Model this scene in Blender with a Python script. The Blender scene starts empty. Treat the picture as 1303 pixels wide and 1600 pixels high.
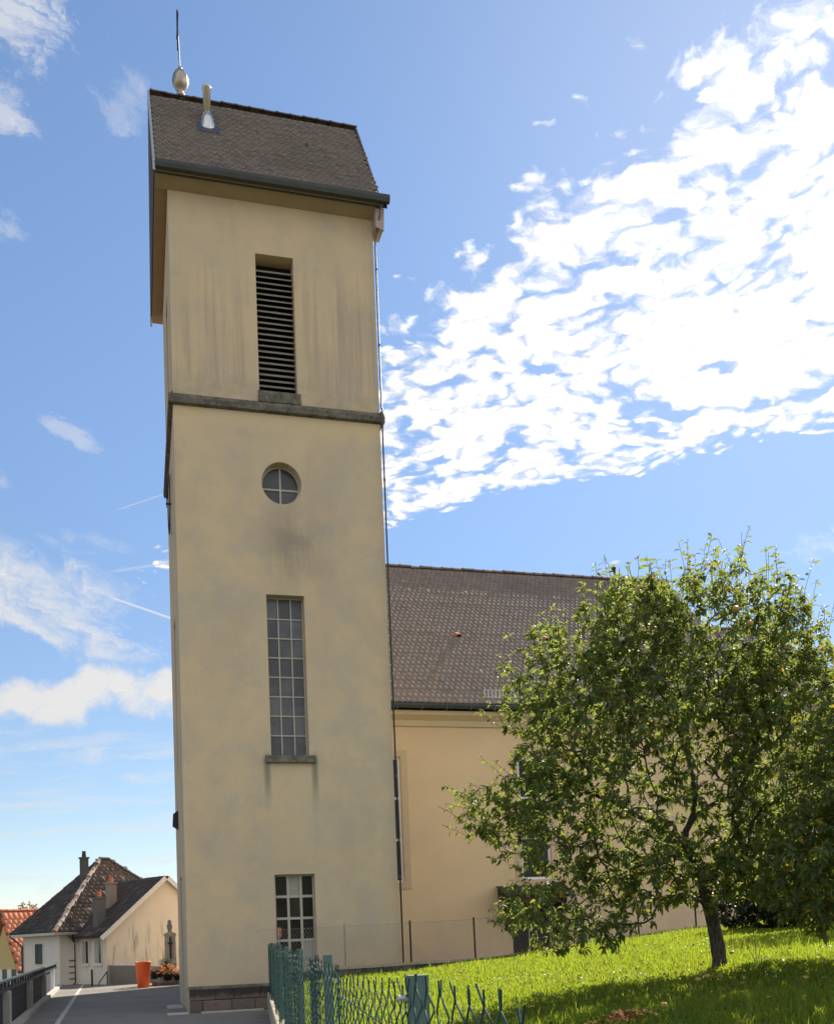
import bpy, bmesh, math, random
import numpy as np
from mathutils import Vector, Matrix

random.seed(7)
rng = np.random.default_rng(7)
R = math.radians
scene = bpy.context.scene
COL = scene.collection

# ------------------------------------------------------------------ camera
YAW, PITCH, ROLL, EYE = R(15.3), R(3.6), R(2.3), 1.6
cam_d = bpy.data.cameras.new('camera')
cam = bpy.data.objects.new('camera', cam_d)
COL.objects.link(cam)
right = Vector((math.cos(YAW), -math.sin(YAW), 0))
ahead = Vector((math.sin(YAW), math.cos(YAW), 0))
fwd = ahead * math.cos(PITCH) + Vector((0, 0, math.sin(PITCH)))
up = fwd.cross(right) * -1
M = Matrix((right, up, -fwd)).transposed() @ Matrix.Rotation(-ROLL, 3, 'Z')
cam.matrix_world = Matrix.Translation((0, 0, EYE)) @ M.to_4x4()
cam_d.sensor_width = 36
cam_d.lens = 1574 / 1600 * 36
cam_d.shift_y = 0.3507
cam_d.shift_x = 0.0028
cam_d.clip_start = 0.05
cam_d.clip_end = 3000
scene.camera = cam

# ------------------------------------------------------------------ light
SUN_EL, SUN_B = R(39), R(48)            # elevation; bearing counter-clockwise from +X
SUN = Vector((math.cos(SUN_EL) * math.cos(SUN_B), math.cos(SUN_EL) * math.sin(SUN_B), math.sin(SUN_EL)))
sun_d = bpy.data.lights.new('sun', 'SUN')
sun_d.energy = 4.2
sun_d.angle = R(0.5)
sun_d.color = (1.0, 0.93, 0.82)
sun = bpy.data.objects.new('sun', sun_d)
COL.objects.link(sun)
sun.rotation_euler = (-SUN).to_track_quat('-Z', 'Y').to_euler()
scene.view_settings.view_transform = 'Standard'
scene.view_settings.look = 'None'
scene.view_settings.exposure = 1.17
scene.view_settings.gamma = 1.0
scene.view_settings.use_curve_mapping = False
scene.render.engine = 'CYCLES'
scene.cycles.max_bounces = 8
scene.cycles.transparent_max_bounces = 8


# ------------------------------------------------------------------ node helper
class NT:
    def __init__(s, tree):
        s.t = tree
        s.n = tree.nodes
        s.n.clear()

    def new(s, typ, **kw):
        n = s.n.new(typ)
        for k, v in kw.items():
            setattr(n, k, v)
        return n

    def put(s, sock, v):
        if isinstance(v, bpy.types.NodeSocket):
            s.t.links.new(v, sock)
        elif isinstance(v, (tuple, list, Vector)):
            v = tuple(v)
            n = len(sock.default_value)
            sock.default_value = (v + (1.0,))[:n] if len(v) < n else v[:n]
        else:
            sock.default_value = v

    def m(s, op, a, b=0.0, c=0.0, clamp=False):
        n = s.new('ShaderNodeMath', operation=op, use_clamp=clamp)
        s.put(n.inputs[0], a); s.put(n.inputs[1], b); s.put(n.inputs[2], c)
        return n.outputs[0]

    def add(s, *a):
        r = a[0]
        for v in a[1:]:
            r = s.m('ADD', r, v)
        return r

    def mul(s, *a):
        r = a[0]
        for v in a[1:]:
            r = s.m('MULTIPLY', r, v)
        return r

    def sub(s, a, b):
        return s.m('SUBTRACT', a, b)

    def ss(s, v, lo, hi, a=0.0, b=1.0):
        n = s.new('ShaderNodeMapRange', interpolation_type='SMOOTHSTEP')
        s.put(n.inputs[0], v); s.put(n.inputs[1], lo); s.put(n.inputs[2], hi); s.put(n.inputs[3], a); s.put(n.inputs[4], b)
        return n.outputs[0]

    def band(s, v, a0, a1, b1, b0):
        return s.mul(s.ss(v, a0, a1), s.sub(1.0, s.ss(v, b1, b0)))

    def sep(s, v):
        n = s.new('ShaderNodeSeparateXYZ'); s.put(n.inputs[0], v)
        return n.outputs

    def xyz(s, x, y, z):
        n = s.new('ShaderNodeCombineXYZ')
        s.put(n.inputs[0], x); s.put(n.inputs[1], y); s.put(n.inputs[2], z)
        return n.outputs[0]

    def v(s, op, a, b=(0, 0, 0)):
        n = s.new('ShaderNodeVectorMath', operation=op)
        s.put(n.inputs[0], a); s.put(n.inputs[1], b)
        return n.outputs['Value'] if op in ('DOT_PRODUCT', 'LENGTH') else n.outputs[0]

    def noise(s, vec, scale, detail=4.0, rough=0.55, dist=0.0, color=False):
        n = s.new('ShaderNodeTexNoise')
        s.put(n.inputs['Vector'], vec); s.put(n.inputs['Scale'], scale); s.put(n.inputs['Detail'], detail)
        s.put(n.inputs['Roughness'], rough); s.put(n.inputs['Distortion'], dist)
        return n.outputs['Color' if color else 'Fac']

    def voro(s, vec, scale, feature='F1', out='Distance'):
        n = s.new('ShaderNodeTexVoronoi', feature=feature)
        s.put(n.inputs['Vector'], vec); s.put(n.inputs['Scale'], scale)
        return n.outputs[out]

    def mix(s, f, a, b, mode='MIX'):
        n = s.new('ShaderNodeMix', data_type='RGBA', blend_type=mode)
        s.put(n.inputs[0], f); s.put(n.inputs[6], a); s.put(n.inputs[7], b)
        return n.outputs[2]

    def pos(s):
        return s.new('ShaderNodeNewGeometry').outputs['Position']

    def bump(s, h, dist, strength=1.0):
        n = s.new('ShaderNodeBump')
        s.put(n.inputs['Strength'], strength); s.put(n.inputs['Distance'], dist); s.put(n.inputs['Height'], h)
        return n.outputs[0]

    def rand(s):
        return s.new('ShaderNodeObjectInfo').outputs['Random']


def material(name):
    m = bpy.data.materials.new(name)
    m.use_nodes = True
    return m, NT(m.node_tree)


def finish(nt, color, rough=0.8, bump=None, metal=0.0, spec=0.3):
    b = nt.new('ShaderNodeBsdfPrincipled')
    nt.put(b.inputs['Base Color'], color)
    nt.put(b.inputs['Roughness'], rough)
    nt.put(b.inputs['Metallic'], metal)
    nt.put(b.inputs['Specular IOR Level'], spec)
    if bump is not None:
        nt.put(b.inputs['Normal'], bump)
    o = nt.new('ShaderNodeOutputMaterial')
    nt.put(o.inputs[0], b.outputs[0])
    return b


# ------------------------------------------------------------------ sky
world = bpy.data.worlds.new('World')
scene.world = world
world.use_nodes = True
world.cycles.sampling_method = 'MANUAL'
world.cycles.sample_map_resolution = 512
w = NT(world.node_tree)
sky = w.new('ShaderNodeTexSky', sky_type='NISHITA')
sky.sun_disc = False
sky.sun_elevation = SUN_EL
sky.sun_rotation = math.pi / 2 - SUN_B
sky.altitude = 300
sky.air_density = 1.0
sky.dust_density = 0.05
sky.ozone_density = 3.0
dirv = w.v('NORMALIZE', w.new('ShaderNodeTexCoord').outputs['Generated'])
dx, dy, dz = w.sep(dirv)
zc = w.m('MAXIMUM', dz, 0.035)
qx, qy = w.m('DIVIDE', dx, zc), w.m('DIVIDE', dy, zc)
q = w.xyz(qx, qy, 0.0)


def aim(az, el):
    az, el = R(az), R(el)
    c = Vector((math.sin(az) * math.cos(el), math.cos(az) * math.cos(el), math.sin(el)))
    e1 = Vector((math.cos(az), -math.sin(az), 0))
    return c, e1, e1.cross(c)


def tangent(az, el, ra, rb, tilt=0.0):
    """coordinates (a, b) of a direction around a centre, in units of the two angular radii"""
    c, e1, e2 = aim(az, el)
    t = R(tilt)
    f1 = e1 * math.cos(t) + e2 * math.sin(t)
    f2 = e2 * math.cos(t) - e1 * math.sin(t)
    dc = w.m('MAXIMUM', w.v('DOT_PRODUCT', dirv, c), 0.05)
    a = w.m('DIVIDE', w.v('DOT_PRODUCT', dirv, f1), w.mul(dc, math.tan(R(ra))))
    b = w.m('DIVIDE', w.v('DOT_PRODUCT', dirv, f2), w.mul(dc, math.tan(R(rb))))
    return a, b


# the altocumulus sheet: a layer with two straight edges, laid out on the layer's own plane
warp = w.noise(q, 3.0, 4, 0.6, color=True)
wx, wy, _ = w.sep(warp)
warp2 = w.noise(q, 14.0, 4, 0.6, color=True)
vx, vy, _ = w.sep(warp2)
x2 = w.add(qx, w.mul(w.sub(wx, 0.5), 0.20), w.mul(w.sub(vx, 0.5), 0.055))
y2 = w.add(qy, w.mul(w.sub(wy, 0.5), 0.20), w.mul(w.sub(vy, 0.5), 0.055))
qw = w.xyz(x2, y2, 0.0)
s1 = w.sub(w.add(x2, w.mul(y2, 0.34)), 0.965)
s2 = w.sub(2.205, w.add(w.mul(x2, 0.637), w.mul(y2, 0.771)))
cells = w.voro(qw, 16.0, 'SMOOTH_F1')
cells2 = w.voro(qw, 36.0, 'SMOOTH_F1')
fluff = w.noise(qw, 14.0, 8, 0.66, 0.1)
broad = w.noise(q, 3.1, 3, 0.5)
tex = w.add(w.mul(w.sub(0.62, cells), 0.62), w.mul(w.sub(0.5, cells2), 0.62), w.mul(w.sub(fluff, 0.5), 1.25), w.mul(w.sub(broad, 0.5), 0.35))
inside = w.mul(w.ss(s1, -0.12, 0.12), w.ss(s2, -0.04, 0.09))
deep = w.mul(w.ss(s1, 0.05, 0.75), w.ss(s2, 0.05, 0.75))
thr = w.sub(0.50, w.add(w.mul(inside, 0.60), w.mul(deep, 0.19)))
sheet = w.mul(w.ss(tex, thr, w.add(thr, 0.34)), w.ss(inside, 0.0, 0.10))
# unseen cloud patches added behind the camera as fill light for shaded walls
patch = w.mul(w.ss(w.noise(q, 0.45, 3, 0.5), 0.36, 0.50), w.ss(dy, 0.12, -0.2))
thr2 = w.sub(0.56, w.mul(patch, 0.62))
sheet2 = w.mul(w.ss(tex, thr2, w.add(thr2, 0.34)), w.ss(patch, 0.0, 0.1))
clouds = w.m('MAXIMUM', sheet, sheet2)
# low cumulus bar and wisps on the left, streaks above the horizon
near = w.noise(dirv, 16.0, 8, 0.62, 0.3)
nfine = w.noise(dirv, 34.0, 6, 0.6)
fibv = w.xyz(w.add(w.mul(dx, 9.0), w.mul(near, 1.3)), w.mul(dy, 9.0), w.add(w.mul(dz, 26.0), w.mul(dx, 9.0), w.mul(near, 1.6)))
fib = w.noise(fibv, 1.0, 9, 0.66, 0.5)
bump_ = w.voro(dirv, 38.0, 'SMOOTH_F1')
for az, el, ra, rb, tilt in ((-0.6, 13.9, 4.6, 1.6, 4.0), (-5.6, 13.0, 4.2, 1.5, 6.0), (6.0, 13.9, 7.0, 1.2, 0.0)):
    a, b = tangent(az, el, ra, rb, tilt)
    edge = w.sub(1.0, w.add(w.m('POWER', w.m('ABSOLUTE', a), 4.0), w.m('POWER', w.m('ABSOLUTE', b), 2.2)))
    e = w.add(edge, w.mul(w.sub(near, 0.5), 2.6), w.mul(w.sub(nfine, 0.5), 1.5), w.mul(w.sub(0.35, bump_), 1.3))
    clouds = w.m('MAXIMUM', clouds, w.mul(w.ss(e, 0.0, 0.85), 0.95))
for az, el, ra, rb, tilt, dens, rag in ((-6.2, 18.9, 7.4, 3.0, -10, 0.85, 2.6), (-4.4, 17.0, 6.0, 1.5, -12, 0.85, 2.4), (-2.6, 21.2, 3.0, 0.9, 0, 0.28, 3.4), (1.2, 16.0, 1.7, 0.7, 0, 0.7, 3.6),
                                   (-6.8, 10.4, 1.6, 1.0, -10, 0.6, 3.4), (-2.9, 10.3, 2.6, 0.7, 6, 0.5, 3.6),
                                   (-5.6, 42.3, 3.0, 2.4, 30, 0.62, 4.6), (-6.6, 39.3, 1.7, 1.6, 60, 0.55, 4.6), (-0.6, 40.2, 1.6, 1.1, 35, 0.26, 4.0),
                                   (-6.3, 35.1, 1.0, 1.0, 30, 0.35, 4.6), (-3.5, 26.7, 1.5, 0.5, -22, 0.38, 4.6), (-6.6, 24.0, 1.3, 0.9, -30, 0.6, 4.6),
                                   (27.3, 36.3, 1.6, 0.55, 15, 0.6, 4.0), (23.4, 35.6, 0.7, 0.4, 40, 0.4, 4.0), (27.5, 19.8, 0.32, 0.12, 5, 0.9, 1.2),
                                   (39.5, 19.5, 3.0, 1.2, 8, 0.55, 4.4)):
    a, b = tangent(az, el, ra, rb, tilt)
    e = w.sub(1.0, w.add(w.mul(a, a), w.mul(b, b)))
    e = w.add(w.mul(e, 0.8), w.mul(w.sub(near, 0.5), rag * 0.7), w.mul(w.sub(fib, 0.52), rag * 1.5), w.mul(w.sub(nfine, 0.5), rag * 0.35))
    clouds = w.m('MAXIMUM', clouds, w.mul(w.ss(e, 0.0, 1.25), dens))
strv = w.xyz(w.mul(dx, 7.0), w.mul(dy, 7.0), w.add(w.mul(dz, 62.0), w.mul(dx, -5.0), w.mul(near, 1.2)))
streak = w.mul(w.ss(w.noise(strv, 1.0, 6, 0.6, 0.6), 0.46, 0.80), w.band(dz, 0.02, 0.05, 0.185, 0.23), 0.7)
clouds = w.m('MAXIMUM', clouds, streak)
for (az0, el0, az1, el1, width, dens) in ((-1.96, 18.92, 3.2, 17.4, 0.10, 0.8), (-1.2, 22.9, 3.0, 24.4, 0.05, 0.35), (-1.6, 19.91, 3.0, 20.75, 0.12, 0.3)):
    p0, p1 = aim(az0, el0)[0], aim(az1, el1)[0]
    nrm = p0.cross(p1).normalized()
    along = (p1 - p0).normalized()
    off = w.m('ABSOLUTE', w.v('DOT_PRODUCT', dirv, nrm))
    t = w.sub(w.v('DOT_PRODUCT', dirv, along), p0.dot(along))
    frag = w.add(0.55, w.mul(near, 0.8))
    line = w.mul(w.ss(off, math.sin(R(width)), 0.0), w.ss(t, 0.0, 0.02), w.ss(w.v('DOT_PRODUCT', dirv, p0), 0.97, 0.99), frag, dens)
    clouds = w.m('MAXIMUM', clouds, line)
toward = w.m('MAXIMUM', w.v('DOT_PRODUCT', dirv, SUN), 0.0)
away = w.m('MAXIMUM', w.mul(w.v('DOT_PRODUCT', dirv, SUN), -1.0), 0.0)
lit = w.add(w.mul(w.m('POWER', toward, 6.0), 3.0), 6.7, w.mul(w.ss(dy, 0.1, -0.3), 4.5))  # last term brightens the added clouds behind the camera to fill the walls
grain = w.add(w.mul(w.sub(0.42, cells2), 0.7), w.mul(w.sub(w.noise(qw, 30.0, 5, 0.65), 0.5), 0.9))
shade = w.ss(w.add(tex, grain), w.add(thr, 0.0), w.add(thr, 0.95), 0.70, 1.14)
ccol = w.v('SCALE', (1.0, 0.985, 0.96))
ccol = w.new('ShaderNodeVectorMath', operation='SCALE')
w.put(ccol.inputs[0], (1.0, 0.985, 0.965)); w.put(ccol.inputs['Scale'], w.mul(lit, shade))
lowsky = w.mix(w.ss(dz, 0.06, 0.62), (0.80, 0.745, 0.715), (1.02, 1.0, 0.975))
skyg = w.mix(1.0, sky.outputs[0], lowsky, 'MULTIPLY')
total = w.mix(w.m('MINIMUM', clouds, 1.0), skyg, ccol.outputs[0])
veil = w.mul(w.m('POWER', toward, 22.0), 0.14)
total = w.mix(veil, total, (9.0, 9.1, 9.2))
bg = w.new('ShaderNodeBackground')
w.put(bg.inputs[0], total)
bg.inputs[1].default_value = 0.075
wo = w.new('ShaderNodeOutputWorld')
w.put(wo.inputs[0], bg.outputs[0])


# ------------------------------------------------------------------ mesh and object helpers
ROOT = {}


def tag(o, label=None, cat=None, group=None, kind=None):
    if label: o['label'] = label
    if cat: o['category'] = cat
    if group: o['group'] = group
    if kind: o['kind'] = kind
    return o


def thing(name, loc, label, cat, group=None):
    o = bpy.data.objects.new(name, None)
    o.empty_display_size = 0.3
    COL.objects.link(o)
    o.location = loc
    ROOT[o.name] = Vector(loc)
    return tag(o, label, cat, group)


def link(name, me, parent=None, world_loc=None, mats=None):
    """an object; its mesh is in world coordinates unless world_loc places a local mesh"""
    o = bpy.data.objects.new(name, me)
    COL.objects.link(o)
    base = Vector((0, 0, 0))
    if parent is not None:
        base = ROOT[parent.name]
        o.parent = parent
    ROOT[o.name] = base.copy()
    if world_loc is not None:
        o.location = Vector(world_loc) - base
        ROOT[o.name] = Vector(world_loc)
    return o


class MB:
    def __init__(s):
        s.v, s.f, s.mi, s.cur = [], [], [], 0

    def face(s, idx):
        s.f.append(tuple(idx)); s.mi.append(s.cur)

    def poly(s, pts):
        b = len(s.v); s.v += [tuple(p) for p in pts]
        s.face(range(b, b + len(pts)))
        return s

    def box(s, x0, x1, y0, y1, z0, z1, bev=0.0, top=None):
        """axis-aligned box; top = (dx0, dx1, dy0, dy1) insets of the top face"""
        t = top or (0, 0, 0, 0)
        b = len(s.v)
        s.v += [(x0, y0, z0), (x1, y0, z0), (x1, y1, z0), (x0, y1, z0),
                (x0 + t[0], y0 + t[2], z1), (x1 - t[1], y0 + t[2], z1), (x1 - t[1], y1 - t[3], z1), (x0 + t[0], y1 - t[3], z1)]
        for q_ in ((3, 2, 1, 0), (4, 5, 6, 7), (0, 1, 5, 4), (1, 2, 6, 5), (2, 3, 7, 6), (3, 0, 4, 7)):
            s.face([b + i for i in q_])
        return s

    def obox(s, o, ax, ay, az):
        """box from corner o with three edge vectors"""
        o, ax, ay, az = map(Vector, (o, ax, ay, az))
        P = [o, o + ax, o + ax + ay, o + ay]
        P += [p + az for p in P]
        b = len(s.v); s.v += [tuple(p) for p in P]
        fs = ((3, 2, 1, 0), (4, 5, 6, 7), (0, 1, 5, 4), (1, 2, 6, 5), (2, 3, 7, 6), (3, 0, 4, 7))
        flip = ax.cross(ay).dot(az) < 0
        for q_ in fs:
            s.face([b + i for i in (reversed(q_) if flip else q_)])
        return s

    def prism(s, poly, ext):
        """closed prism: polygon extruded by vector ext"""
        ext = Vector(ext); n = len(poly); b = len(s.v)
        P = [Vector(p) for p in poly]
        s.v += [tuple(p) for p in P] + [tuple(p + ext) for p in P]
        s.face([b + i for i in reversed(range(n))]); s.face([b + n + i for i in range(n)])
        for i in range(n):
            j = (i + 1) % n
            s.face((b + i, b + j, b + n + j, b + n + i))
        return s

    def tube(s, pts, r, n=8, cap=True):
        pts = [Vector(p) for p in pts]
        rs = r if isinstance(r, (list, tuple)) else [r] * len(pts)
        b = len(s.v); pu = None
        for i, p in enumerate(pts):
            d = (pts[min(i + 1, len(pts) - 1)] - pts[max(i - 1, 0)]).normalized()
            if pu is None:
                pu = d.orthogonal().normalized()
            u = (pu - d * pu.dot(d))
            u = u.normalized() if u.length > 1e-6 else d.orthogonal().normalized()
            pu = u; v_ = d.cross(u)
            for k in range(n):
                a_ = 2 * math.pi * k / n
                s.v.append(tuple(p + (u * math.cos(a_) + v_ * math.sin(a_)) * rs[i]))
        for i in range(len(pts) - 1):
            for k in range(n):
                k2 = (k + 1) % n
                s.face((b + i * n + k, b + i * n + k2, b + (i + 1) * n + k2, b + (i + 1) * n + k))
        if cap:
            s.face([b + k for k in reversed(range(n))])
            s.face([b + (len(pts) - 1) * n + k for k in range(n)])
        return s

    def lathe(s, c, prof, n=24):
        """profile [(r, z)] around the vertical through c"""
        c = Vector(c); b = len(s.v)
        for r, z in prof:
            for k in range(n):
                a_ = 2 * math.pi * k / n
                s.v.append((c.x + r * math.cos(a_), c.y + r * math.sin(a_), c.z + z))
        for i in range(len(prof) - 1):
            for k in range(n):
                k2 = (k + 1) % n
                s.face((b + i * n + k, b + i * n + k2, b + (i + 1) * n + k2, b + (i + 1) * n + k))
        s.face([b + k for k in reversed(range(n))])
        s.face([b + (len(prof) - 1) * n + k for k in range(n)])
        return s

    def mesh(s, name, mats, smooth=False, off=(0, 0, 0)):
        me = bpy.data.meshes.new(name)
        off = Vector(off)
        me.from_pydata([(x - off.x, y - off.y, z - off.z) for x, y, z in s.v], [], s.f)
        mats = mats if isinstance(mats, (list, tuple)) else [mats]
        for m_ in mats:
            me.materials.append(m_)
        if len(mats) > 1:
            me.polygons.foreach_set('material_index', s.mi)
        if smooth:
            me.polygons.foreach_set('use_smooth', [True] * len(s.f))
        me.update()
        return me

    def build(s, name, mats, parent=None, smooth=False):
        off = ROOT[parent.name] if parent is not None else (0, 0, 0)
        return link(name, s.mesh(name, mats, smooth, off), parent)


def bevel(o, wdt, seg=2):
    bm = bmesh.new(); bm.from_mesh(o.data)
    bmesh.ops.bevel(bm, geom=bm.edges[:], offset=wdt, segments=seg, affect='EDGES', profile=0.6)
    bm.to_mesh(o.data); bm.free()
    return o


def cut(o, cutter_mb, mat=None):
    """boolean difference, baked into o's mesh"""
    off = ROOT[o.name] if o.parent else Vector((0, 0, 0))
    if o.parent: off = ROOT[o.parent.name]
    cme = cutter_mb.mesh('cutter', mat or o.data.materials[0])
    bm = bmesh.new(); bm.from_mesh(cme); bmesh.ops.recalc_face_normals(bm, faces=bm.faces); bm.to_mesh(cme); bm.free()
    c = bpy.data.objects.new('cutter', cme)
    COL.objects.link(c)
    md = o.modifiers.new('cut', 'BOOLEAN')
    md.object = c; md.operation = 'DIFFERENCE'; md.solver = 'EXACT'
    bpy.context.view_layer.update()
    me = bpy.data.meshes.new_from_object(o.evaluated_get(bpy.context.evaluated_depsgraph_get()))
    o.modifiers.clear()
    o.data = me
    bpy.data.objects.remove(c)
    return o


def mesh_np(name, V, faces, mats, attrs=None, smooth=False, off=(0, 0, 0)):
    """mesh from numpy: V (n,3); faces: list of (m,k) index arrays"""
    me = bpy.data.meshes.new(name)
    V = np.asarray(V, np.float32) - np.asarray(off, np.float32)
    me.vertices.add(len(V)); me.vertices.foreach_set('co', V.ravel())
    idx = np.concatenate([f.ravel() for f in faces]).astype(np.int32)
    sizes = np.concatenate([np.full(len(f), f.shape[1]) for f in faces])
    starts = np.concatenate([[0], np.cumsum(sizes)[:-1]]).astype(np.int32)
    me.loops.add(len(idx)); me.loops.foreach_set('vertex_index', idx)
    me.polygons.add(len(sizes)); me.polygons.foreach_set('loop_start', starts)
    if smooth:
        me.polygons.foreach_set('use_smooth', np.ones(len(sizes), bool))
    for m_ in (mats if isinstance(mats, (list, tuple)) else [mats]):
        me.materials.append(m_)
    for k, val in (attrs or {}).items():
        at = me.attributes.new(k, 'FLOAT', 'POINT')
        at.data.foreach_set('value', np.asarray(val, np.float32))
    me.update(calc_edges=True)
    return me


# ------------------------------------------------------------------ materials
def flat(name, col, rough=0.7, var=0.15, scale=6.0, bump=0.0, metal=0.0, spec=0.3, vec=None):
    m, n = material(name)
    p = n.pos()
    k = n.noise(p, scale, 5, 0.6)
    k2 = n.noise(p, scale * 9, 3, 0.6)
    f = n.add(1.0 - var, n.mul(k, var * 1.3), n.mul(k2, var * 0.7))
    c = n.new('ShaderNodeVectorMath', operation='SCALE')
    n.put(c.inputs[0], col); n.put(c.inputs['Scale'], f)
    finish(n, c.outputs[0], rough, n.bump(k2, bump) if bump else None, metal, spec)
    return m


# weathered render of the tower
M_TOWER, n = material('tower_render')
p = n.pos(); X_, Y_, Z_ = n.sep(p)
big = n.noise(p, 0.45, 4, 0.6)
mid = n.noise(p, 1.7, 5, 0.6)
fine = n.noise(p, 30, 4, 0.7)
c = n.mix(n.ss(big, 0.35, 0.65), (0.675, 0.52, 0.32), (0.60, 0.48, 0.318))
c = n.mix(n.mul(n.ss(mid, 0.45, 0.75), 0.6), c, (0.50, 0.435, 0.335))
c = n.mix(n.mul(n.ss(n.noise(n.v('MULTIPLY', p, (1, 1, 0.5)), 0.75, 6, 0.6), 0.48, 0.68), 0.45), c, (0.52, 0.40, 0.29))
front = n.ss(Y_, 24.06, 23.99)
stv = n.xyz(n.mul(X_, 7.0), n.mul(Y_, 7.0), n.mul(Z_, 0.22))
streaks = n.noise(stv, 1.0, 6, 0.65)
upper = n.band(Z_, 14.9, 15.4, 17.3, 19.2)
c = n.mix(n.mul(n.ss(streaks, 0.47, 0.70), upper, 0.5), c, (0.36, 0.30, 0.235))
sidez = n.m('MAXIMUM', n.band(X_, 1.1, 1.7, 2.4, 3.0), n.band(X_, 4.1, 4.6, 5.9, 6.4))
c = n.mix(n.mul(n.ss(n.noise(stv, 0.6, 4, 0.6), 0.46, 0.68), n.band(Z_, 14.7, 15.6, 16.9, 18.4), sidez, front, 0.45), c, (0.37, 0.29, 0.24))
c = n.mix(n.mul(n.band(Z_, 14.6, 14.75, 14.85, 15.6), n.ss(n.noise(p, 2.4, 5, 0.7), 0.3, 0.7), 0.55), c, (0.30, 0.26, 0.20))
c = n.mix(n.mul(n.band(Z_, 0.5, 1.0, 12.5, 14.6), n.ss(n.noise(p, 0.8, 5, 0.65), 0.42, 0.72), 0.55), c, (0.47, 0.42, 0.33))
# the stain between round and tall window, clean streak under the tall window's sill with its dark edges
gx = n.m('POWER', n.m('DIVIDE', n.sub(X_, 3.8), 0.75), 2.0)
gz = n.m('POWER', n.m('DIVIDE', n.sub(Z_, 11.25), 1.0), 2.0)
st = n.m('EXPONENT', n.mul(n.add(gx, gz), -1.0))
c = n.mix(n.mul(st, front, n.ss(n.add(mid, n.mul(streaks, 0.5)), 0.4, 0.9), 0.9), c, (0.34, 0.275, 0.215))
clean = n.mul(n.band(X_, 3.02, 3.14, 4.02, 4.14), n.band(Z_, 2.6, 4.0, 5.75, 5.95), front)
c = n.mix(n.mul(clean, 0.45), c, (0.66, 0.52, 0.325))
for xx in (3.02, 4.17):
    c = n.mix(n.mul(n.band(X_, xx - 0.12, xx - 0.02, xx + 0.02, xx + 0.12), n.band(Z_, 4.6, 5.6, 5.9, 6.2), front, 0.75), c, (0.20, 0.19, 0.15))
c = n.mix(n.mul(n.band(Z_, 13.9, 14.3, 14.6, 14.7), front, 0.5), c, (0.68, 0.53, 0.31))
c = n.mix(n.mul(n.ss(Z_, 2.0, 0.6), 0.35), c, (0.56, 0.44, 0.30))
c = n.mix(n.mul(n.ss(n.noise(p, 55, 3, 0.7), 0.5, 0.72), 0.22), c, (0.40, 0.34, 0.26))
c = n.mix(n.mul(n.ss(n.noise(p, 5.0, 6, 0.7), 0.55, 0.72), 0.18), c, (0.44, 0.36, 0.27))
finish(n, c, 0.92, n.bump(n.add(fine, n.mul(n.noise(p, 90, 3, 0.7), 0.6), n.mul(mid, 2.0)), 0.008, 0.8), 0, 0.15)

M_NAVE, n = material('nave_render')
p = n.pos(); X_, Y_, Z_ = n.sep(p)
c = n.mix(n.ss(n.noise(p, 0.5, 5, 0.6), 0.35, 0.7), (0.76, 0.565, 0.33), (0.70, 0.52, 0.32))
c = n.mix(n.mul(n.ss(Z_, 3.2, 0.8), n.ss(n.noise(p, 0.9, 4, 0.6), 0.3, 0.7), 0.7), c, (0.58, 0.44, 0.31))
finish(n, c, 0.92, n.bump(n.noise(p, 30, 4, 0.7), 0.005, 0.6), 0, 0.15)
M_SURR = flat('window_surround_render', (0.60, 0.45, 0.27), 0.9, 0.12, 3, 0.003)
M_CORN = flat('cornice_render', (0.68, 0.55, 0.34), 0.9, 0.12, 2, 0.003)


def tile_mat(name, c1, c2, c3, c4, lich, scale=1.0, spec=0.08):
    m, n = material(name)
    p = n.pos()
    at = n.new('ShaderNodeAttribute', attribute_name='tint').outputs['Fac']
    r_ = n.m('FRACT', n.add(at, n.rand()))
    c = n.mix(n.ss(r_, 0.0, 0.6), c1, c2)
    c = n.mix(n.ss(r_, 0.93, 0.97), c, c3)
    c = n.mix(n.mul(n.ss(n.noise(p, 0.6 * scale, 5, 0.65), 0.45, 0.75), 0.7), c, c4)
    c = n.mix(n.mul(n.ss(n.noise(p, 26, 5, 0.7), 0.62, 0.75), lich), c, (0.42, 0.40, 0.32))
    finish(n, c, 0.9, n.bump(n.noise(p, 90, 4, 0.7), 0.003, 0.7), 0, spec)
    return m


M_TILE_T = tile_mat('tower_tile', (0.165, 0.140, 0.122), (0.205, 0.170, 0.146), (0.23, 0.165, 0.125), (0.14, 0.125, 0.105), 0.3)
M_TILE_N = tile_mat('nave_tile', (0.195, 0.165, 0.152), (0.225, 0.190, 0.174), (0.26, 0.19, 0.155), (0.155, 0.138, 0.126), 0.2)
M_TILE_D = tile_mat('dark_house_tile', (0.075, 0.066, 0.062), (0.105, 0.09, 0.082), (0.19, 0.13, 0.10), (0.06, 0.056, 0.052), 0.3)
M_TILE_S = tile_mat('patchy_house_tile', (0.11, 0.085, 0.075), (0.16, 0.125, 0.105), (0.34, 0.27, 0.23), (0.10, 0.08, 0.07), 0.5)
M_TILE_R = tile_mat('red_house_tile', (0.50, 0.18, 0.10), (0.58, 0.23, 0.13), (0.40, 0.14, 0.085), (0.45, 0.17, 0.10), 0.1)
M_RIDGE_T = tile_mat('tower_ridge_tile', (0.10, 0.085, 0.075), (0.15, 0.12, 0.10), (0.17, 0.12, 0.09), (0.09, 0.08, 0.07), 0.3)
M_RIDGE_N = tile_mat('nave_ridge_tile', (0.15, 0.115, 0.10), (0.19, 0.145, 0.125), (0.21, 0.14, 0.11), (0.13, 0.11, 0.095), 0.3)
M_RIDGE_P = tile_mat('pale_hip_tile', (0.45, 0.36, 0.29), (0.60, 0.50, 0.42), (0.36, 0.22, 0.16), (0.40, 0.32, 0.27), 0.2)
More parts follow.
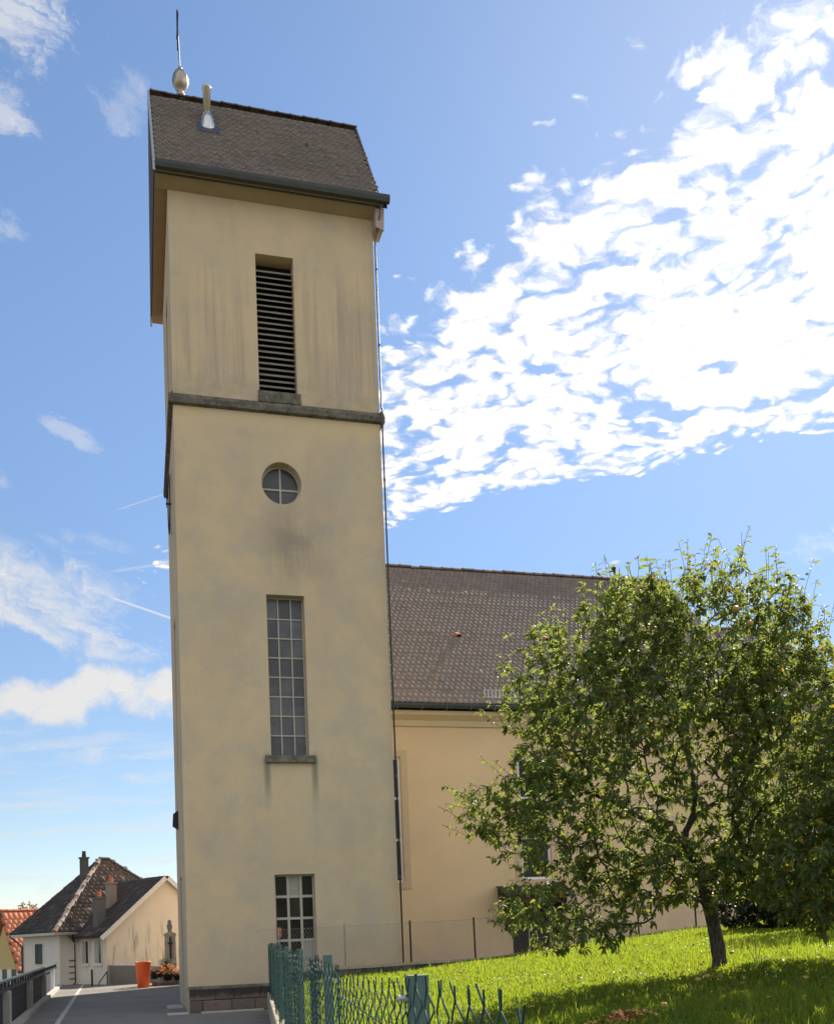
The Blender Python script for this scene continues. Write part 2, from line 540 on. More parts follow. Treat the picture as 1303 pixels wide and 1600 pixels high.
M_UNDER = flat('roof_boarding', (0.09, 0.075, 0.06), 0.9)
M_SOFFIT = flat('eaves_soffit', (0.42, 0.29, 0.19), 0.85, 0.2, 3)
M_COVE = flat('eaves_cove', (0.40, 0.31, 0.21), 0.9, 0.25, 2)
M_GUTTER = flat('zinc_gutter', (0.055, 0.060, 0.055), 0.5, 0.5, 3, 0, 0.3, 0.4)
M_PIPE = flat('downpipe_metal', (0.085, 0.085, 0.095), 0.4, 0.3, 3, 0, 0.4, 0.5)
M_STEEL = flat('polished_steel', (0.62, 0.61, 0.58), 0.28, 0.15, 4, 0, 1.0, 0.5)
M_COPPER = flat('dull_copper', (0.42, 0.35, 0.28), 0.36, 0.25, 4, 0, 0.9, 0.5)
M_IRON = flat('dark_iron', (0.03, 0.03, 0.035), 0.5, 0.3)
M_PINK = flat('pinkish_boarding', (0.44, 0.34, 0.30), 0.7, 0.15)
M_VERGE = flat('pale_verge_flashing', (0.50, 0.49, 0.47), 0.45, 0.2, 3, 0, 0.6)
M_LOUVRE = flat('weathered_louvre_board', (0.30, 0.275, 0.235), 0.85, 0.45, 5, 0.004)
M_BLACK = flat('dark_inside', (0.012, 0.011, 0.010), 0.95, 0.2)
M_FRAME = flat('cream_window_paint', (0.47, 0.43, 0.35), 0.6, 0.12)
M_WHITE = flat('white_window_paint', (0.78, 0.77, 0.74), 0.5, 0.1)
M_REDBOX = flat('orange_paper', (0.62, 0.16, 0.07), 0.7, 0.1)

M_STONE, n = material('mossy_sandstone')
p = n.pos()
k = n.noise(p, 4, 7, 0.7)
c = n.mix(n.ss(k, 0.35, 0.65), (0.19, 0.165, 0.13), (0.095, 0.088, 0.07))
c = n.mix(n.mul(n.ss(n.noise(p, 13, 5, 0.7), 0.55, 0.7), 0.6), c, (0.36, 0.34, 0.27))
finish(n, c, 0.95, n.bump(n.noise(p, 22, 6, 0.75), 0.02, 0.8), 0, 0.15)
M_PLINTH, n = material('plinth_sandstone')
p = n.pos(); zz = n.sep(p)[2]
r_ = n.rand()
c = n.mix(r_, (0.15, 0.118, 0.095), (0.22, 0.170, 0.138))
c = n.mix(n.mul(n.ss(n.add(zz, n.mul(n.noise(p, 3, 5, 0.7), 0.35)), 0.50, 0.62), 0.9), c, (0.045, 0.042, 0.036))
c = n.mix(n.mul(n.ss(n.noise(p, 9, 6, 0.7), 0.5, 0.7), 0.6), c, (0.10, 0.085, 0.072))
finish(n, c, 0.95, n.bump(n.noise(p, 18, 6, 0.75), 0.02, 0.9), 0, 0.15)


def glass(name, c1, c2, rough, scale=2.0, spec=0.5):
    m, n = material(name)
    p = n.pos()
    c = n.mix(n.ss(n.add(n.noise(p, scale, 4, 0.6), n.mul(n.sub(n.rand(), 0.5), 0.7)), 0.3, 0.75), c1, c2)
    b = finish(n, c, n.add(rough, n.mul(n.noise(p, 6, 3, 0.5), 0.08)), n.bump(n.noise(p, 3.5, 2, 0.5), 0.004, 0.5), 0, spec)
    return m


M_GL_TALL = glass('grey_obscured_glass', (0.07, 0.068, 0.066), (0.145, 0.142, 0.135), 0.2)
M_GL_ROUND = glass('round_window_glass', (0.055, 0.055, 0.055), (0.095, 0.092, 0.09), 0.2)
M_GL_DARK = glass('dark_window_glass', (0.012, 0.012, 0.012), (0.03, 0.028, 0.025), 0.06)
M_GL_NAVE = glass('nave_window_glass', (0.010, 0.011, 0.011), (0.022, 0.022, 0.020), 0.12, 2.0, 0.22)
M_GL_PALE = glass('pale_frosted_glass', (0.30, 0.28, 0.23), (0.38, 0.36, 0.31), 0.5)

M_ASPH, n = material('asphalt')
p = n.pos()
k = n.noise(p, 0.5, 5, 0.6)
c = n.mix(n.ss(k, 0.3, 0.7), (0.18, 0.164, 0.14), (0.22, 0.202, 0.172))
c = n.mix(n.mul(n.ss(n.noise(p, 160, 3, 0.7), 0.5, 0.75), 0.6), c, (0.22, 0.205, 0.18))
c = n.mix(n.mul(n.ss(n.noise(p, 1.3, 6, 0.7), 0.60, 0.66), 0.5), c, (0.07, 0.066, 0.06))
finish(n, c, 0.9, n.bump(n.noise(p, 170, 4, 0.8), 0.006, 1.0), 0, 0.25)
M_PAINT, n = material('worn_road_paint')
p = n.pos()
c = n.mix(n.ss(n.noise(p, 14, 6, 0.75), 0.42, 0.60), (0.62, 0.60, 0.55), (0.19, 0.18, 0.165))
finish(n, c, 0.85, None, 0, 0.2)
M_CONC = flat('concrete', (0.36, 0.34, 0.30), 0.9, 0.3, 2.5, 0.004)
M_CONC_W = flat('warm_concrete_coping', (0.40, 0.34, 0.235), 0.9, 0.35, 5, 0.004)
M_KERB = flat('kerb_stone', (0.44, 0.42, 0.37), 0.9, 0.3, 4, 0.004)
M_RETAIN, n = material('mossy_retaining_wall')
p = n.pos()
c = n.mix(n.ss(n.noise(p, 3, 6, 0.7), 0.4, 0.65), (0.16, 0.145, 0.115), (0.05, 0.055, 0.035))
finish(n, c, 0.95, n.bump(n.noise(p, 20, 6, 0.7), 0.02), 0, 0.1)
M_SOIL = flat('ground_soil', (0.10, 0.085, 0.05), 0.95, 0.4, 1.2, 0.01)
M_LAWN, n = material('lawn_turf')
p = n.pos()
c = n.mix(n.ss(n.noise(p, 1.4, 5, 0.6), 0.35, 0.7), (0.055, 0.085, 0.018), (0.085, 0.115, 0.024))
c = n.mix(n.mul(n.ss(n.noise(p, 9, 5, 0.7), 0.5, 0.75), 0.5), c, (0.085, 0.07, 0.03))
finish(n, c, 0.95, n.bump(n.noise(p, 40, 5, 0.8), 0.04), 0, 0.1)


def leafy(name, dark, light, yellow, trans, tfac=0.45, yl=0.93, rough=0.42, spec=0.4):
    m, n = material(name)
    at = n.new('ShaderNodeAttribute', attribute_name='tint').outputs['Fac']
    r_ = n.m('FRACT', n.add(at, n.rand()))
    c = n.mix(r_, dark, light)
    isy = n.ss(r_, yl, yl + 0.015)
    c = n.mix(isy, c, yellow)
    tr = n.mix(isy, trans, (0.55, 0.36, 0.03))
    b = n.new('ShaderNodeBsdfPrincipled')
    n.put(b.inputs['Base Color'], c); n.put(b.inputs['Roughness'], rough); n.put(b.inputs['Specular IOR Level'], spec)
    t = n.new('ShaderNodeBsdfTranslucent'); n.put(t.inputs[0], tr)
    mx = n.new('ShaderNodeMixShader'); n.put(mx.inputs[0], tfac); n.put(mx.inputs[1], b.outputs[0]); n.put(mx.inputs[2], t.outputs[0])
    o = n.new('ShaderNodeOutputMaterial'); n.put(o.inputs[0], mx.outputs[0])
    return m


M_LEAF = leafy('fruit_tree_leaf', (0.040, 0.066, 0.028), (0.100, 0.132, 0.050), (0.42, 0.30, 0.04), (0.35, 0.41, 0.062), 0.44, 0.955, 0.55, 0.25)
M_LEAF_D = leafy('shade_darkened_leaf', (0.018, 0.034, 0.014), (0.035, 0.055, 0.02), (0.06, 0.07, 0.02), (0.06, 0.09, 0.015), 0.25)  # shade on the shrubs is put into these dark leaf colours
M_LEAF_A = leafy('autumn_leaf', (0.26, 0.15, 0.11), (0.36, 0.24, 0.17), (0.45, 0.30, 0.15), (0.35, 0.18, 0.10), 0.3)
M_GRASS = leafy('grass_blade', (0.062, 0.11, 0.016), (0.12, 0.165, 0.026), (0.30, 0.24, 0.08), (0.36, 0.46, 0.03), 0.55, 0.96, 0.5, 0.3)
M_BARK, n = material('bark')
p = n.pos()
k = n.noise(n.v('MULTIPLY', p, (1, 1, 0.35)), 40, 6, 0.7)
c = n.mix(n.ss(k, 0.35, 0.65), (0.05, 0.042, 0.034), (0.13, 0.115, 0.095))
finish(n, c, 0.95, n.bump(k, 0.015, 1.0), 0, 0.15)
M_FENCE = flat('green_fence_paint', (0.085, 0.150, 0.132), 0.6, 0.5, 14, 0, 0.0, 0.4)
M_WIRE = flat('green_plastic_wire', (0.022, 0.066, 0.060), 0.6, 0.3, 5, 0, 0.0, 0.22)
M_WIRE_G = flat('grey_fence_wire', (0.30, 0.29, 0.27), 0.5, 0.2, 5, 0, 0.6)
M_POST_D = flat('dark_post', (0.03, 0.027, 0.025), 0.7, 0.3)


# ------------------------------------------------------------------ roof tiles
def tile_proto(wd, ln, th, round_=True):
    """one plain tile: local x across, y up the slope, z off the slope; tail at y=0"""
    h = wd / 2
    out = [(-h, ln, 0), (-h, 0.085 * ln, 0), (-0.62 * h, 0.02 * ln, 0), (0, 0, 0), (0.62 * h, 0.02 * ln, 0), (h, 0.085 * ln, 0), (h, ln, 0)] if round_ else \
          [(-h, ln, 0), (-h, 0, 0), (h, 0, 0), (h, ln, 0)]
    up_ = [(x, y, th + (1 - y / ln) * th * 0.6) for x, y, _ in out]
    lo_ = [(x, y, (1 - y / ln) * th * 0.6) for x, y, _ in out]
    return np.array(up_), np.array(lo_)


def roof_tiles(parent, mat, o, ux, uy, width, height, wd, expo, inside=None, th=0.016, parts=0, key=None, jitter=1.0, name='roof_tile', rnd=True):
    """courses of tiles on the slope from corner o along ux (across) and uy (up); `parts` of them as objects, the rest one mesh"""
    o, ux, uy = np.array(o, float), np.array(Vector(ux).normalized()), np.array(Vector(uy).normalized())
    nz = np.cross(ux, uy)
    upv, lov = tile_proto(wd * 0.965, expo * 1.45, th, rnd)
    k = len(upv)
    rows, cols = int(height / expo), int(width / wd) + 1
    sag = rng.normal(0, 0.0025, rows)
    lst = []
    for r in range(rows):
        for c_ in range(cols):
            a = (c_ + 0.5 * (r % 2)) * wd
            if a > width - 0.3 * wd or (inside and not inside(a, r * expo)):
                continue
            lst.append((a, r * expo))
    L = np.array(lst)
    N = len(L)
    P = o + L[:, :1] * ux + L[:, 1:] * uy + nz * (0.012 + rng.normal(0, 0.003 * jitter, (N, 1)) + (sag[(L[:, 1] / expo).round().astype(int)])[:, None] * 0.5)
    rowp = rng.random(rows) * 6.28
    ph = rowp[(L[:, 1] / expo).round().astype(int)]
    P = P + uy * (rng.normal(0, 0.007 * jitter, N) + 0.006 * np.sin(L[:, 0] * 1.7 + ph) + 0.008 * np.sin(L[:, 0] * 0.8 + ph * 0.3))[:, None]
    rot = rng.normal(0, 0.022 * jitter, N)
    order = np.argsort(key(P)) if key else np.arange(N)
    sel = np.zeros(N, bool); sel[order[:parts]] = True
    B = np.stack([ux, uy, nz], 1)
    tint = rng.random(N)
    R_i = np.where(~sel)[0]
    if len(R_i):
        cs, sn = np.cos(rot[R_i]), np.sin(rot[R_i])
        loc = np.concatenate([upv, lov])
        lx = loc[None, :, 0] * cs[:, None] - loc[None, :, 1] * sn[:, None]
        ly = loc[None, :, 0] * sn[:, None] + loc[None, :, 1] * cs[:, None]
        lz = np.broadcast_to(loc[None, :, 2], lx.shape)
        V = np.stack([lx, ly, lz], 2) @ B.T + P[R_i][:, None, :]
        b = (np.arange(len(R_i)) * 2 * k)[:, None]
        top = b + np.arange(k)[::1][None, :]
        sides = []
        for i in range(k - 1):
            sides.append(np.concatenate([b + i, b + k + i, b + k + i + 1, b + i + 1], 1))
        me = mesh_np('roof_tiles', V.reshape(-1, 3), [top] + sides, mat, {'tint': np.repeat(tint[R_i], 2 * k)}, off=ROOT[parent.name])
        tag(link('roof_tiles', me, parent), kind='stuff')
    if parts:
        V = np.concatenate([upv, lov]) @ B.T
        me = mesh_np(name, V, [np.arange(k)[None, :]] + [np.array([[i, k + i, k + i + 1, i + 1]]) for i in range(k - 1)], mat)
        for i in np.where(sel)[0]:
            t_ = link(name, me, parent, P[i])
            t_.rotation_euler = Matrix.Rotation(rot[i], 3, Vector(nz)).to_euler()


def ridge_tiles(parent, mat, p0, p1, wd=0.2, ln=0.40, name='ridge_tile', drop=0.10, rnd=0.006):
    p0, p1 = Vector(p0), Vector(p1)
    d = (p1 - p0); L = d.length; d.normalize()
    side = d.cross(Vector((0, 0, 1))).normalized(); upn = side.cross(d)
    n_ = max(1, int(L / ln))
    step = L / n_
    mb = MB(); kk = 6
    ring = []
    for (t_, sc) in ((-0.02, 1.16), (0.05, 1.13), (0.06, 1.0), (step + 0.03, 0.92)):
        ring.append([(d * t_ + side * (math.cos(math.pi * i / kk) * wd * sc) + upn * ((math.sin(math.pi * i / kk) * wd * 0.8 - drop) * sc)) for i in range(kk + 1)])
    for r_ in ring:
        mb.v += [tuple(p) for p in r_]
    for j in range(3):
        for i in range(kk):
            b = j * (kk + 1) + i
            mb.face((b, b + 1, b + kk + 2, b + kk + 1))
    mb.face([i for i in range(kk + 1)])
    me = mb.mesh(name, mat)
    for i in range(n_):
        o = link(name, me, parent, p0 + d * (i * step) + Vector((0, 0, random.gauss(0, rnd))))
        o.rotation_euler = (0, 0, random.gauss(0, 0.012))


# ------------------------------------------------------------------ ground, path, lawn
FENCE_A, FENCE_B = Vector((0.65, 2.41, 0)), Vector((2.31, 18.03, 0))
FD = (FENCE_B - FENCE_A).normalized()
FN = Vector((FD.y, -FD.x, 0))           # towards the lawn


def fence_x(y):
    return FENCE_A.x + (y - FENCE_A.y) * FD.x / FD.y


def lawn_z(x, y):
    x = np.asarray(x, float); y = np.asarray(y, float)
    f = np.array([fence_x(v_) for v_ in np.ravel(y)]).reshape(y.shape)
    d = x - f
    zn = np.interp(d, [0, 1.6, 4.5, 9.5, 16, 40], [0.40, 0.62, 0.92, 1.12, 1.30, 1.6])
    zm = np.interp(d, [0, 1.5, 3.5, 5.1, 8.5, 15, 40], [0.42, 0.63, 0.90, 1.08, 1.26, 1.50, 1.9])
    zf = np.interp(d, [0, 1.1, 3.2, 4.1, 5.7, 8.2, 11.6, 13.7, 18, 40], [0.66, 0.70, 0.76, 0.85, 1.00, 1.29, 1.49, 1.63, 1.72, 1.9])
    t1 = np.clip((y + 2) / 12.6, 0, 1); t2 = np.clip((y - 10.6) / 11.9, 0, 1)
    s = lambda t: t * t * (3 - 2 * t)
    z = np.where(y < 10.6, zn + (zm - zn) * t1, zm + (zf - zm) * (0.5 * t2 + 0.5 * s(t2)))
    z = z + 0.02 * np.sin(x * 1.7 + y * 0.9) * np.sin(y * 1.3 - x * 0.5) * np.clip(d, 0, 1)
    return z


# terrain: one sheet to the horizon, dropping to the left of the path
gx_ = np.array([-900, -300, -90, -40, -20, -12, -8, -6, -5, -4.2, -3.5, -2, 0, 3, 8, 16, 30, 60, 150, 400, 900.])
gy_ = np.array([-900, -200, -40, -10, 0, 10, 20, 30, 40, 44, 50, 56, 64, 80, 120, 200, 400, 900.])
GX, GY = np.meshgrid(gx_, gy_)
GZ = -0.04 - 2.6 * np.clip((-3.6 - GX) / 3.5, 0, 1) - 2.0 * np.clip((np.hypot(GX, GY) - 60) / 200, 0, 1)
nx, ny = len(gx_), len(gy_)
I = np.arange(nx * ny).reshape(ny, nx)
F4 = np.stack([I[:-1, :-1], I[:-1, 1:], I[1:, 1:], I[1:, :-1]], -1).reshape(-1, 4)
tag(link('ground', mesh_np('ground', np.stack([GX, GY, GZ], -1).reshape(-1, 3), [F4], M_SOIL)), kind='structure')


def kerb_x(y):
    return -2.50 - 0.0330 * (y - 23.6)


# asphalt path, its kerb and its white line
mb = MB()
ys = [-12, 0, 10, 20, 24, 30, 40, 49]
for y0_, y1_ in zip(ys[:-1], ys[1:]):
    xr0 = fence_x(y0_) + 0.05 if y0_ < 22 else 24.0
    xr1 = fence_x(y1_) + 0.05 if y0_ < 20 else 24.0
    if y0_ == 20:
        xr0 = xr1 = 24.0
    mb.poly([(kerb_x(y0_), y0_, 0), (xr0, y0_, 0), (xr1, y1_, 0), (kerb_x(y1_), y1_, 0)])
tag(mb.build('asphalt_path', M_ASPH), kind='structure')
mb = MB()
for i in range(17):
    y0_, y1_ = 6 + i * 2.4, 6 + i * 2.4 + 2.4
    f_ = lambda y: -1.75 - 0.0295 * (y - 22.9)
    mb.poly([(f_(y0_) - 0.055, y0_, 0.004), (f_(y0_) + 0.055, y0_, 0.004), (f_(y1_) + 0.055, y1_, 0.004), (f_(y1_) - 0.055, y1_, 0.004)])
tag(mb.build('white_line', M_PAINT), kind='structure')
kb = thing('kerb', (kerb_x(24), 24, 0), 'grey stone kerb along the foot of the railing beside the asphalt path', 'kerb')
me = None
for i in range(38):
    y0_ = 8 + i * 1.0
    m_ = MB().obox((kerb_x(y0_) - 0.17, y0_ + 0.006, -0.03), (0.17, 0, 0), (-0.033, 0.988, 0), (0, 0, 0.13))
    o = m_.build('kerb_stone', M_KERB, kb)
# pale paving strips at the tower's foot
for nm, (x0, x1, y0_, y1_), lab in (('paving_slab', (0.55, 1.02, 23.52, 23.86), 'pale grey slab in the asphalt at the left front corner of the tower'),
                               ('doorstep', (0.62, 1.02, 25.95, 27.0), 'pale grey doorstep on the left side of the tower'),
                               ('paving_strip', (1.3, 2.72, 23.50, 23.66), 'long thin pale paving strip below the tower plinth')):
    o = MB().box(x0, x1, y0_, y1_, -0.02, 0.035).build(nm, M_KERB)
    bevel(o, 0.01, 1)
    tag(o, lab, 'paving')

# lawn sheet
lx, ly = [], []
us = np.concatenate([np.linspace(0, 12, 61), np.linspace(12.4, 34, 30)])
vs = np.linspace(-8, 22.55, 123)
U, Vv = np.meshgrid(us, vs)
LX = np.array([[fence_x(v_) + 0.10 for _ in us] for v_ in vs]) + U
LZ = lawn_z(LX, Vv)
I = np.arange(LX.size).reshape(LX.shape)
F4 = np.stack([I[:-1, :-1], I[:-1, 1:], I[1:, 1:], I[1:, :-1]], -1).reshape(-1, 4)
tag(link('lawn', mesh_np('lawn', np.stack([LX, Vv, LZ], -1).reshape(-1, 3), [F4], M_LAWN, smooth=True)), kind='structure')

# grass blades
NB = 330000
yy = 1.2 + 21.3 * rng.random(NB) ** 1.35
fx = np.array(fence_x(0)) + yy * FD.x / FD.y
xx = fx + 0.14 + rng.random(NB) * (2.0 + yy * 0.80)
keep = (rng.random(NB) < 1.0)
xx, yy = xx[keep], yy[keep]
N = len(xx)
zz = lawn_z(xx, yy) - 0.005
dist = np.hypot(xx, yy)
clump = 0.5 + 0.5 * np.sin(xx * 3.1 + 1.3 * np.sin(yy * 2.3)) * np.sin(yy * 2.7 + 1.1 * np.sin(xx * 1.9))
hh = (0.045 + 0.05 * rng.random(N)) * (0.7 + 0.5 * clump)
ww = 0.0022 + 0.00055 * dist * 0.5
ang = rng.random(N) * 2 * np.pi
lean = rng.random(N) * 0.8 + 0.1
la = rng.random(N) * 2 * np.pi
bx, by = np.cos(ang) * ww, np.sin(ang) * ww
tx, ty = np.cos(la) * lean * hh, np.sin(la) * lean * hh
V = np.empty((N, 5, 3), np.float32)
V[:, 0] = np.stack([xx - bx, yy - by, zz], 1); V[:, 1] = np.stack([xx + bx, yy + by, zz], 1)
V[:, 2] = np.stack([xx + bx * 0.8 + tx * 0.35, yy + by * 0.8 + ty * 0.35, zz + hh * 0.6], 1)
V[:, 3] = np.stack([xx - bx * 0.8 + tx * 0.35, yy - by * 0.8 + ty * 0.35, zz + hh * 0.6], 1)
V[:, 4] = np.stack([xx + tx, yy + ty, zz + hh * (1 - 0.25 * lean)], 1)
b = (np.arange(N) * 5)[:, None]
patchy = np.sin(xx * 1.1 + 2.0 * np.sin(yy * 0.55)) * np.sin(yy * 0.9 + 1.3 * np.sin(xx * 0.7))
hh = hh * (1 + 0.25 * patchy) * np.where(rng.random(N) < 0.03, 1.9, 1.0)
V[:, 4, 2] = zz + hh * (1 - 0.25 * lean); V[:, 2, 2] = zz + hh * 0.6; V[:, 3, 2] = zz + hh * 0.6
tint = np.clip(rng.normal(0.45, 0.24, N) + 0.25 * (clump - 0.5) + 0.22 * patchy, 0.0, 0.999)
tag(link('grass', mesh_np('grass', V.reshape(-1, 3), [b + np.array([[0, 1, 2, 3]]), b + np.array([[3, 2, 4]])], M_GRASS, {'tint': np.repeat(tint, 5)})), kind='stuff')

NWD = 5000
wy = 2.0 + 20.0 * rng.random(NWD) ** 1.5
wx_ = np.array(fence_x(0)) + wy * FD.x / FD.y + 0.2 + rng.random(NWD) * (2.0 + wy * 0.8)
kk_ = np.sin(wx_ * 1.9 + 1.7 * np.sin(wy * 0.8)) * np.sin(wy * 1.3 + wx_ * 0.4) > 0.25
wx_, wy = wx_[kk_], wy[kk_]
WEEDS = np.stack([wx_, wy, lawn_z(wx_, wy) + 0.035 + 0.03 * rng.random(len(wx_))], 1)

# ------------------------------------------------------------------ church tower
TX0, TX1, TY0, TY1, TH = 1.04, 6.13, 23.96, 29.16, 20.0
TC = 3.585
SC = 26.5                                # centre of the side openings
tw = thing('church_tower', (TC, 26.5, 0), 'tall square cream church tower with louvred belfry and steep tiled roof', 'church tower')
wall = MB().box(TX0, TX1, TY0, TY1, 0.0, TH - 0.02).build('wall', M_TOWER, tw)
LV = (TC - 0.47, TC + 0.47, 15.07, 18.59)
TL = (TC - 0.46, TC + 0.46, 6.02, 9.97)
LW = (TC - 0.475, TC + 0.49, 1.05, 3.155)
cutm = MB()
for x0, x1, z0, z1, dp in ((*LV, 0.55), (*TL, 0.34), (*LW, 0.26)):
    cutm.box(x0, x1, TY0 - 0.3, TY0 + dp, z0, z1)
nseg = 48
cutm.prism([(TC + 0.49 * math.cos(2 * math.pi * i / nseg), TY0 - 0.3, 12.77 + 0.53 * math.sin(2 * math.pi * i / nseg)) for i in range(nseg)], (0, 0.64, 0))
hw = 0.47
for z0, z1, dp in ((15.07, 18.59, 0.45), (6.02, 9.97, 0.34), (0.06, 3.3, 0.30)):
    cutm.box(TX0 - 0.3, TX0 + dp, SC - hw, SC + hw, z0, z1)
cut(wall, cutm)


def louvre(ax, at, c0, z0, z1, halfw, depth):
    """louvre set in a wall; ax='y' front wall, 'x' left wall"""
    lw_ = None
    T = (lambda a, d, z: (c0 + a, at + d, z)) if ax == 'y' else (lambda a, d, z: (at + d, c0 + a, z))
    E = (lambda a, d, z: Vector((a, d, z))) if ax == 'y' else (lambda a, d, z: Vector((d, a, z)))
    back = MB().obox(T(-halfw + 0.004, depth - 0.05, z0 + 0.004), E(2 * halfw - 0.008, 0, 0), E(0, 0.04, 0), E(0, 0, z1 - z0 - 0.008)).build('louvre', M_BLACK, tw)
    nsl = 22
    step = (z1 - z0 - 0.25) / nsl
    me = None
    for i in range(nsl):
        z = z0 + 0.05 + i * step
        if me is None:
            me = MB().prism([E(0, 0.0, 0), E(0, 0.17, 0.135), E(0, 0.16, 0.155), E(0, -0.01, 0.022)], E(2 * halfw - 0.02, 0, 0)).mesh('slat', M_LOUVRE)
        o = link('slat', me, back, T(-halfw + 0.01, 0.17, z))
        o.rotation_euler = (random.gauss(0, 0.012), random.gauss(0, 0.004), 0)
    return back


louvre('y', TY0, TC, LV[2], LV[3], 0.47, 0.50)
louvre('x', TX0, SC, 15.07, 18.59, 0.47, 0.42)


def window(parent, name, at, x0, x1, z0, z1, xs, zs, mf, mg, bar=0.045, deep=0.05, outer=0.05, pane_mats=None, ax='y', glass_back=0.03, rows_bar=None):
    """a window lying in the plane y=at (or x=at): frame + bars joined as the window, one pane per light as children"""
    T = (lambda a, d, z: (a, at + d, z)) if ax == 'y' else (lambda a, d, z: (at + d, a, z))
    E = (lambda a, d, z: Vector((a, d, z))) if ax == 'y' else (lambda a, d, z: Vector((d, a, z)))
    f = MB()
    B = lambda a0, a1, c0_, c1_, d0=0.0, d1=deep: f.obox(T(a0, d0, c0_), E(a1 - a0, 0, 0), E(0, d1 - d0, 0), E(0, 0, c1_ - c0_))
    B(x0, x0 + outer, z0, z1); B(x1 - outer, x1, z0, z1)
    B(x0 + outer, x1 - outer, z0, z0 + outer); B(x0 + outer, x1 - outer, z1 - outer, z1)
    hb = (rows_bar or bar) / 2
    for xx_ in xs:
        B(xx_ - bar / 2, xx_ + bar / 2, z0 + outer, z1 - outer, 0.004, deep - 0.004)
    edges = [x0 + outer] + list(xs) + [x1 - outer]
    for zz_ in zs:
        for k in range(len(edges) - 1):
            a0 = edges[k] + (bar / 2 if k else 0); a1 = edges[k + 1] - (bar / 2 if k < len(edges) - 2 else 0)
            B(a0, a1, zz_ - hb, zz_ + hb, 0.007, deep - 0.007)
    fr = f.build(name, mf, parent)
    rows = [z0 + outer] + list(zs) + [z1 - outer]
    cache = {}
    for r in range(len(rows) - 1):
        for k in range(len(edges) - 1):
            mg_ = (pane_mats or {}).get((r, k), mg)
            a0, a1, c0_, c1_ = edges[k], edges[k + 1], rows[r], rows[r + 1]
            o = MB().obox((0, 0, 0), E(a1 - a0, 0, 0), E(0, 0.006, 0), E(0, 0, c1_ - c0_)).mesh('pane', mg_)
            o = link('pane', o, fr, T(a0, glass_back, c0_))
            o.rotation_euler = (random.gauss(0, 0.004), 0, random.gauss(0, 0.006)) if ax == 'y' else (0, random.gauss(0, 0.004), random.gauss(0, 0.006))
    return fr


zs8 = [TL[2] + 0.05 + (TL[3] - TL[2] - 0.1) * i / 8 for i in range(1, 8)]
xs3 = [TL[0] + (TL[1] - TL[0]) * 0.33, TL[0] + (TL[1] - TL[0]) * 0.67]
window(tw, 'tall_window', TY0 + 0.24, TL[0] + 0.003, TL[1] - 0.003, TL[2] + 0.01, TL[3] - 0.003, xs3, zs8, M_FRAME, M_GL_TALL, 0.030, 0.05, 0.030)
window(tw, 'tall_window', TX0 + 0.24, SC - 0.467, SC + 0.467, TL[2] + 0.01, TL[3] - 0.003, [SC - 0.155, SC + 0.155], zs8, M_FRAME, M_GL_TALL, 0.035, 0.05, 0.035, ax='x')
xl = [LW[0] + 0.335, LW[0] + 0.645]
zl = [LW[2] + 0.53, LW[2] + 1.055, LW[2] + 1.58]
lowwin = window(tw, 'low_window', TY0 + 0.16, LW[0] + 0.003, LW[1] - 0.003, LW[2] + 0.003, LW[3] - 0.003, xl, zl, M_FRAME, M_GL_DARK, 0.06, 0.06, 0.035,
                {(3, 1): M_GL_PALE, (0, 2): M_GL_PALE})
MB().box(LW[0] + 0.05, LW[0] + 0.15, TY0 + 0.175, TY0 + 0.183, LW[2] + 0.62, LW[2] + 0.84).build('paper_notice', M_REDBOX, lowwin)

# round window
rw = MB(); ro, ri = 0.487, 0.445
for i in range(nseg):
    a0, a1 = 2 * math.pi * i / nseg, 2 * math.pi * (i + 1) / nseg
    P = lambda r_, a_, d: (TC + r_ * math.cos(a_), TY0 + d, 12.77 + r_ * 1.08 * math.sin(a_))
    rw.poly([P(ro, a0, 0.24), P(ri, a0, 0.24), P(ri, a1, 0.24), P(ro, a1, 0.24)])
    rw.poly([P(ri, a0, 0.24), P(ri, a0, 0.30), P(ri, a1, 0.30), P(ri, a1, 0.24)])
rw.box(TC - 0.022, TC + 0.022, TY0 + 0.245, TY0 + 0.29, 12.77 - 0.47, 12.77 + 0.47)
rw.box(TC - 0.44, TC - 0.022, TY0 + 0.248, TY0 + 0.287, 12.70 - 0.022, 12.70 + 0.022)
rw.box(TC + 0.022, TC + 0.44, TY0 + 0.248, TY0 + 0.287, 12.70 - 0.022, 12.70 + 0.022)
rwo = rw.build('round_window', M_FRAME, tw)
for q0 in range(4):
    pts = [(TC, TY0 + 0.275, 12.77)] + [(TC + 0.475 * math.cos(a_), TY0 + 0.275, 12.77 + 0.475 * 1.08 * math.sin(a_)) for a_ in [math.pi / 2 * q0 + math.pi / 2 * i / 10 for i in range(11)]]
    MB().prism(pts, (0, 0.006, 0)).build('pane', M_GL_ROUND, rwo)

# string course, sills
sc_ = MB()
prof = [(0.0, 14.50), (-0.10, 14.53), (-0.11, 14.66), (-0.03, 14.78), (0.0, 14.80)]
sc_.prism([(TX0 - 0.11, TY0 + d + 0.001, z) for d, z in prof], (TX1 - TX0 + 0.22, 0, 0))
sc_.prism([(TX0 + d + 0.001, TY1 + 0.1, z) for d, z in prof], (0, -(TY1 + 0.1 - TY0 + 0.108), 0))
sc_.prism([(TX1 - d - 0.001, TY0 - 0.108, z) for d, z in prof], (0, TY1 + 0.1 - TY0 + 0.108, 0))
sc_.build('string_course', M_STONE, tw)
o = MB().box(LV[0] - 0.03, LV[1] + 0.08, TY0 - 0.045, TY0 + 0.12, 14.79, 15.08, top=(0, 0, 0.03, 0)).build('louvre_sill', M_STONE, tw)
o = MB().box(2.99, 4.19, TY0 - 0.10, TY0 + 0.24, 5.84, 6.02, top=(0, 0, 0.03, 0)).build('window_sill', M_STONE, tw)
bevel(o, 0.008, 1)

